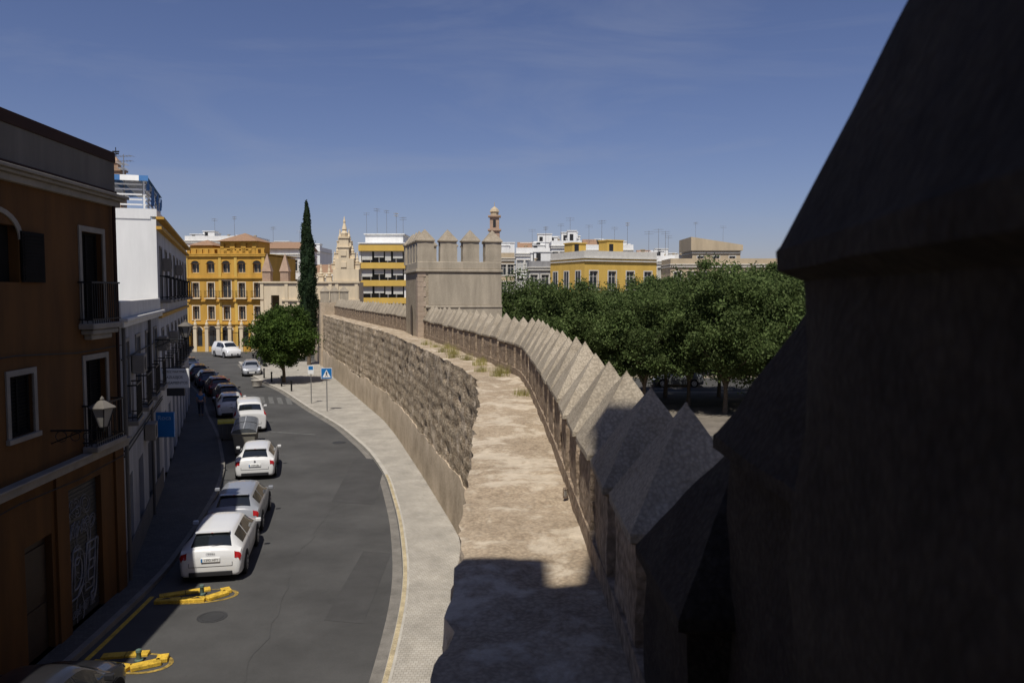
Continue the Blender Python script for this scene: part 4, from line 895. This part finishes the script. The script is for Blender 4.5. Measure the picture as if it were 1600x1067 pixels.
def island(loc,rz,label,L=1.7,W=.7):
    T=thing('traffic_island',label,'traffic island',loc,rz)
    pts=[(-L/2,-.16),(-L/2+.05,.12),(L/2-.45,W*.5),(L/2-.1,W*.45),(L/2,0.05),(L/2-.15,-W*.25),(L/2-.5,-W*.42)]
    mb=MB()
    def blk(a,b,w=.12,h=.09):
        a=Vector(a);b=Vector(b); d=(b-a); l=d.length; d.normalize(); c=(a+b)/2
        mb.obox((c.x,c.y,h/2),(l/2-.008,w,h/2),math.atan2(d.y,d.x))
    for a,b in ((pts[0],pts[6]),(pts[6],pts[4]),(pts[1],pts[2]),(pts[3],pts[4])):
        a=Vector(a);b=Vector(b); k=max(1,round((b-a).length/.6))
        for i in range(k): blk(a+(b-a)*i/k,a+(b-a)*(i+1)/k)
    part('kerb_blocks',mb,M['yellow'],T,bevel=.012)
    mb=MB(); mb.add([(x*.96,y*.96,.04) for x,y in pts],[tuple(range(len(pts)))[::-1]]); part('infill',mb,M['asphalt2'],T)
    for (x0,x1,s) in((-L/2+.1,-L/2+.4,1),(L/2-.85,L/2-.6,1)):
        mb=MB(); yy=-.3*(x0+L/2)/L-.16; mb.add([(x0,yy,.093),(x1,yy-.02,.093),(x1-.1,yy+.09,.093)],[(0,1,2)]); part('arrow_mark',mb,M['black'],T)
    mb=MB(); n=28; o=[];i_=[]
    for k in range(n):
        a=2*math.pi*k/n; cx=.12; ex=L*.6;ey=W*.74
        o.append((cx+ex*math.cos(a),ey*math.sin(a)*(1-.25*(1-math.cos(a))*.5),.009)); i_.append((cx+(ex-.1)*math.cos(a),(ey-.1)*math.sin(a)*(1-.25*(1-math.cos(a))*.5),.009))
    mb.add(o+i_,[(i,(i+1)%n,n+(i+1)%n,n+i) for i in range(n)]); part('painted_outline',mb,M['ylworn'],T)
    mb=MB(); mb.lathe((0.25,.0,.04),[(.09,0),(.09,.05),(.055,.07),(.05,.2),(.065,.22),(.06,.27),(.02,.29)],12); part('post_stub',mb,M['poststub'],T,smooth=40)
island((-8.4,20.45,.004),math.radians(14),'yellow kerbed traffic island with a short post stub',1.75,.75); island((-8.3,16.75,.004),math.radians(-5),'yellow kerbed traffic island with a short post stub',1.45,.75)
S=thing('pedestrian_crossing_sign','blue square pedestrian crossing sign on a steel post','road sign',(-12.25,52.4,.13),.1)
mb=MB(); mb.cyl((0,0,0),(0,0,2.85),.035); part('post',mb,M['steel'],S)
mb=MB(); mb.box(-.36,.36,-.06,-.037,2.15,2.87); sp=part('sign_panel',mb,M['signwhite'],S)
mb=MB(); mb.box(-.335,.335,-.066,-.0605,2.175,2.845); part('blue_field',mb,M['blue'],sp)
mb=MB(); mb.add([(-.27,-.07,2.25),(.27,-.07,2.25),(0,-.07,2.76)],[(0,1,2)]); part('white_triangle',mb,M['signwhite'],sp)
y=-.074
def seg(mb,a,b,w):
    a=Vector((a[0],0,a[1]));b=Vector((b[0],0,b[1]));d=(b-a).normalized();n=Vector((-d.z,0,d.x))*w
    mb.add([(p.x,y,p.z) for p in(a-n,b-n,b+n,a+n)],[(0,1,2,3)])
mb=MB(); seg(mb,(0,2.585),(0,2.64),.025);seg(mb,(0,2.44),(0.01,2.59),.03);seg(mb,(0,2.45),(-.07,2.31),.018);seg(mb,(0,2.45),(.08,2.31),.018);seg(mb,(0,2.56),(-.07,2.48),.013);seg(mb,(.01,2.56),(.07,2.49),.013)
part('walking_figure',mb,M['black'],sp)
S2=thing('information_sign','small white notice sign on a steel post','sign',(-14.2,56,.13),.1)
mb=MB(); mb.cyl((0,0,0),(0,0,2.7),.035); part('post',mb,M['steel'],S2)
mb=MB(); mb.box(-.2,.2,-.06,-.037,2.1,2.7); part('sign_panel',mb,M['signwhite'],S2)
mb=MB(); mb.box(-.16,.16,-.066,-.061,2.4,2.66); part('dark_field',mb,M['blue'],S2)
S=thing('shop_sign','white projecting shop sign with black lettering','shop sign',(-14.45,32.7,0),.1)
mb=MB(); mb.box(-.05,1.1,-.06,.06,4.05,4.85); sp=part('sign_panel',mb,M['signwhite'],S,bevel=.01)
for i,t in enumerate(('J.PEREZ MARTINEZ','AZULEJOS','SANEAMIENTOS')): text('lettering',t,.125 if i==0 else .155,sp,(.53,-.066,4.72-i*.23),M['black'],ext=.001,sx=.92)
mb=MB(); mb.box(-.25,1.1,-.02,.02,4.86,4.9); part('bracket',mb,M['iron'],S); mb=MB(); mb.box(.2,.9,-.05,.05,3.72,4.03); part('lower_panel',mb,M['garage'],S)
S=thing('shop_sign','blue projecting shop sign with pale brand lettering','shop sign',(-13.52,30.,0),.1)
mb=MB(); mb.box(-.02,.68,-.07,.07,2.5,3.45); sp=part('sign_panel',mb,M['blue'],S,bevel=.01)
text('lettering','Roca',.25,sp,(.33,-.076,3.24),M['rocatext'],ext=.001)
for z in(3.3,2.6):
    mb=MB(); mb.box(-.2,.0,-.02,.02,z,z+.04); part('bracket',mb,M['iron'],S)
def lamp(loc,rz,L=1.15,s=1.):
    T=thing('wall_lamp','iron wall lantern on a scrolled bracket','street lamp',loc,rz,'wall lanterns on the house fronts'); T.scale=(s,s,s)
    mb=MB(); mb.cyl((0,0,0),(0,-L,0),.022); mb.cyl((0,0,-.3),(0,0,.15),.03); mb.cyl((0,0,-.3),(0,-L*.6,-.02),.015)
    for cx,r in((-.25,.12),(-.55,.1),(-.8,.08)):
        for j in range(12):
            a0=j*math.pi/6;a1=(j+1)*math.pi/6; mb.cyl((0,cx+r*math.cos(a0),-.13+r*math.sin(a0)),(0,cx+r*math.cos(a1),-.13+r*math.sin(a1)),.01,n=5)
    part('bracket',mb,M['iron'],T)
    mb=MB(); mb.lathe((0,-L,0),[(.05,-.02),(.1,.05),(.11,.08)],6)
    for i in range(6):
        a=2*math.pi*i/6+math.pi/6; mb.cyl((.11*math.cos(a),-L+.11*math.sin(a),.08),(.255*math.cos(a),-L+.255*math.sin(a),.5),.012,n=5)
    part('lantern_frame',mb,M['iron'],T)
    mb=MB(); mb.lathe((0,-L,.5),[(.3,0),(.3,.02),(.26,.04),(.1,.14),(.04,.17),(.05,.2),(.01,.26)],6); part('lantern_cap',mb,M['greyrender'],T)
    mb=MB(); mb.lathe((0,-L,0),[(.1,.085),(.245,.498)],6); part('lantern_glass',mb,M['lampglass'],T)
lamp((-10.2,17.4,4.95),math.atan2(15,-.98)); lamp((-13.5,29.9,6.2),math.atan2(11,-3.8))
mb=MB(); mb.lathe((0,0,0),[(.38,0),(.42,.35),(.5,.5),(.44,.52),(.40,.45)],12); o=part('stone_planter',mb,M['kerb'],smooth=40,loc=(-21.4,66.5,.13)); o['label']='round pale stone planter on the pavement'; o['category']='planter'
bo=MB(); bo.lathe((0,0,0),[(.07,0),(.06,.75),(.08,.78),(.08,.86),(.03,.92)],10); bm_=bo.mesh('bollard',[M['iron']])
for i in range(5):
    y=63+i*3.2; o=link('bollard',bm_,None,(KR(y)+.6,y,.13)); o['label']='slim dark metal bollard at the kerb'; o['category']='bollard'; o['group']='bollards along the kerb'
def scooter(loc,rz,cm,label):
    T=thing('motor_scooter',label,'scooter',loc,rz,'scooters parked by the pavement')
    for y in(-.62,.62): mb=MB(); mb.cyl((-.06,y,.25),(.06,y,.25),.25,n=16); part('wheel',mb,M['tyre'],T,bevel=.03)
    mb=MB(); mb.add([(-.17,-.8,.55),(.17,-.8,.55),(.2,0,.4),(-.2,0,.4),(-.14,-.85,.78),(.14,-.85,.78),(.16,-.05,.76),(-.16,-.05,.76)],[(0,3,2,1),(4,5,6,7),(0,1,5,4),(1,2,6,5),(2,3,7,6),(3,0,4,7)]); mb.box(-.17,.17,-.2,.45,.26,.36)
    mb.add([(-.2,.4,.3),(.2,.4,.3),(.2,.55,1.0),(-.2,.55,1.0),(-.12,.62,.3),(.12,.62,.3),(.12,.68,1.0),(-.12,.68,1.0)],[(0,1,2,3),(5,4,7,6),(0,3,7,4),(1,5,6,2),(3,2,6,7),(0,4,5,1)]); part('body',mb,cm,T,bevel=.04)
    mb=MB(); mb.box(-.14,.14,-.8,-.05,.78,.88); part('seat',mb,M['black'],T,bevel=.03)
    mb=MB(); mb.cyl((-.34,.5,1.05),(.34,.5,1.05),.02); mb.cyl((0,.65,.25),(0,.52,1.05),.03); mb.box(-.14,.14,.56,.6,1.0,1.3); part('handlebar',mb,M['black'],T)
scooter((-26.6,84,.004),1.2,CP['black'],'black scooter parked on the corner'); scooter((-27.6,86,.004),1.1,CP['grey'],'grey scooter parked on the corner')
def skinned(name,V,E,m,parent,sub=2):
    me=bpy.data.meshes.new(name); me.from_pydata([v[:3] for v in V],E,[]); me.materials.append(m); o=link(name,me,parent)
    md=o.modifiers.new('s','SKIN'); 
    if me.skin_vertices:
        for i,v in enumerate(V): me.skin_vertices[0].data[i].radius=(v[3],v[4] if len(v)>4 else v[3]); 
        me.skin_vertices[0].data[0].use_root=True
    s=o.modifiers.new('ss','SUBSURF'); s.levels=sub; s.render_levels=sub; return o
def person(loc,rz,label):
    T=thing('person',label,'person',loc,rz)
    V=[(0,0,.95,.13,.1),(0,0,1.15,.12,.09),(0,0,1.38,.15,.09),(0,0,1.5,.055),(0,.01,1.6,.08,.09),(0,.01,1.7,.075,.085),
       (-.18,0,1.4,.055),(-.24,.02,1.13,.04),(-.23,.12,.9,.028),(-.23,.15,.82,.03),(.18,0,1.4,.055),(.24,-.03,1.13,.04),(.25,.03,.88,.028),(.25,.06,.8,.03),
       (-.1,0,.86,.085),(-.1,.1,.48,.055),(-.1,.03,.1,.04),(-.1,.16,.04,.035),(.1,0,.86,.085),(.1,-.02,.48,.055),(.1,-.2,.12,.04),(.1,-.08,.04,.035)]
    E=[(0,1),(1,2),(2,3),(3,4),(4,5),(2,6),(6,7),(7,8),(8,9),(2,10),(10,11),(11,12),(12,13),(0,14),(14,15),(15,16),(16,17),(0,18),(18,19),(19,20),(20,21)]
    skinned('body',V,E,M['skin'],T)
    g=lambda i,k=.018:(V[i][0],V[i][1],V[i][2],V[i][3]+k,(V[i][4] if len(V[i])>4 else V[i][3])+k)
    skinned('shirt',[g(0),g(1),g(2),(-.18,0,1.4,.075),(-.225,.01,1.22,.06),(.18,0,1.4,.075),(.225,-.01,1.22,.06)],[(0,1),(1,2),(2,3),(3,4),(2,5),(5,6)],M['shirt'],T)
    skinned('trousers',[(0,0,.93,.14,.115),g(14,.02),g(15,.025),(-.1,.035,.12,.06),g(18,.02),g(19,.025),(.1,-.19,.14,.06)],[(0,1),(1,2),(2,3),(0,4),(4,5),(5,6)],M['trousers'],T)
    mb=MB(); mb.lathe((0,-.012,1.66),[(.085,-.04),(.1,.02),(.09,.08),(.05,.12),(.01,.13)],12); part('hair',mb,M['hair'],T,smooth=60)
person((-19.75,50.2,.13),.3,'person in a blue shirt and dark trousers walking on the pavement')

# ------------------------------------------------------------------ camera, light, world
cam=bpy.data.cameras.new('camera'); co=bpy.data.objects.new('camera',cam); COL.objects.link(co); scene.camera=co
co.location=(0,0,8); co.rotation_euler=(math.radians(90-3.55),0,0); cam.lens=28; cam.sensor_width=36; cam.clip_end=4000; cam.clip_start=.05
cam.dof.use_dof=True; cam.dof.focus_distance=26; cam.dof.aperture_fstop=3.2
trav=Vector((.11,.55,-1)).normalized(); ts=-trav
sl=bpy.data.lights.new('sun','SUN'); sl.energy=4.9; sl.angle=math.radians(.5); sl.color=(1,.95,.87); so=bpy.data.objects.new('sun',sl); COL.objects.link(so)
so.rotation_euler=trav.to_track_quat('-Z','Y').to_euler()
w=bpy.data.worlds.new('World'); scene.world=w; w.use_nodes=True; nt=w.node_tree; N=nt.nodes.new; L=nt.links.new
bg=nt.nodes['Background']; sky=N('ShaderNodeTexSky'); sky.sky_type='NISHITA'; sky.sun_disc=False; sky.sun_elevation=math.asin(ts.z); sky.sun_rotation=math.atan2(ts.x,ts.y)
sky.air_density=1.; sky.dust_density=.5; sky.ozone_density=3.
tc=N('ShaderNodeTexCoord'); mp=N('ShaderNodeMapping'); mp.inputs['Scale'].default_value=(1.4,1.4,7.); mp.inputs['Rotation'].default_value=(0,.25,0); L(tc.outputs['Generated'],mp.inputs['Vector'])
n=N('ShaderNodeTexNoise'); n.inputs['Scale'].default_value=1.6; n.inputs['Detail'].default_value=10; n.inputs['Roughness'].default_value=.55; n.inputs['Distortion'].default_value=.8; L(mp.outputs[0],n.inputs['Vector'])
mr=N('ShaderNodeMapRange'); mr.inputs['From Min'].default_value=.5; mr.inputs['From Max'].default_value=.85; mr.inputs['To Max'].default_value=.4; L(n.outputs['Fac'],mr.inputs['Value'])
ti=N('ShaderNodeMixRGB'); ti.blend_type='MULTIPLY'; ti.inputs[0].default_value=1.; L(sky.outputs[0],ti.inputs[1]); ti.inputs[2].default_value=(1.,.92,1.15,1)
mx=N('ShaderNodeMixRGB'); L(mr.outputs[0],mx.inputs[0]); L(ti.outputs[0],mx.inputs[1]); mx.inputs[2].default_value=(5.,5.5,7.,1)
L(mx.outputs[0],bg.inputs['Color']); bg.inputs['Strength'].default_value=.062
scene.view_settings.view_transform='Standard'; scene.view_settings.look='None'; scene.view_settings.exposure=0
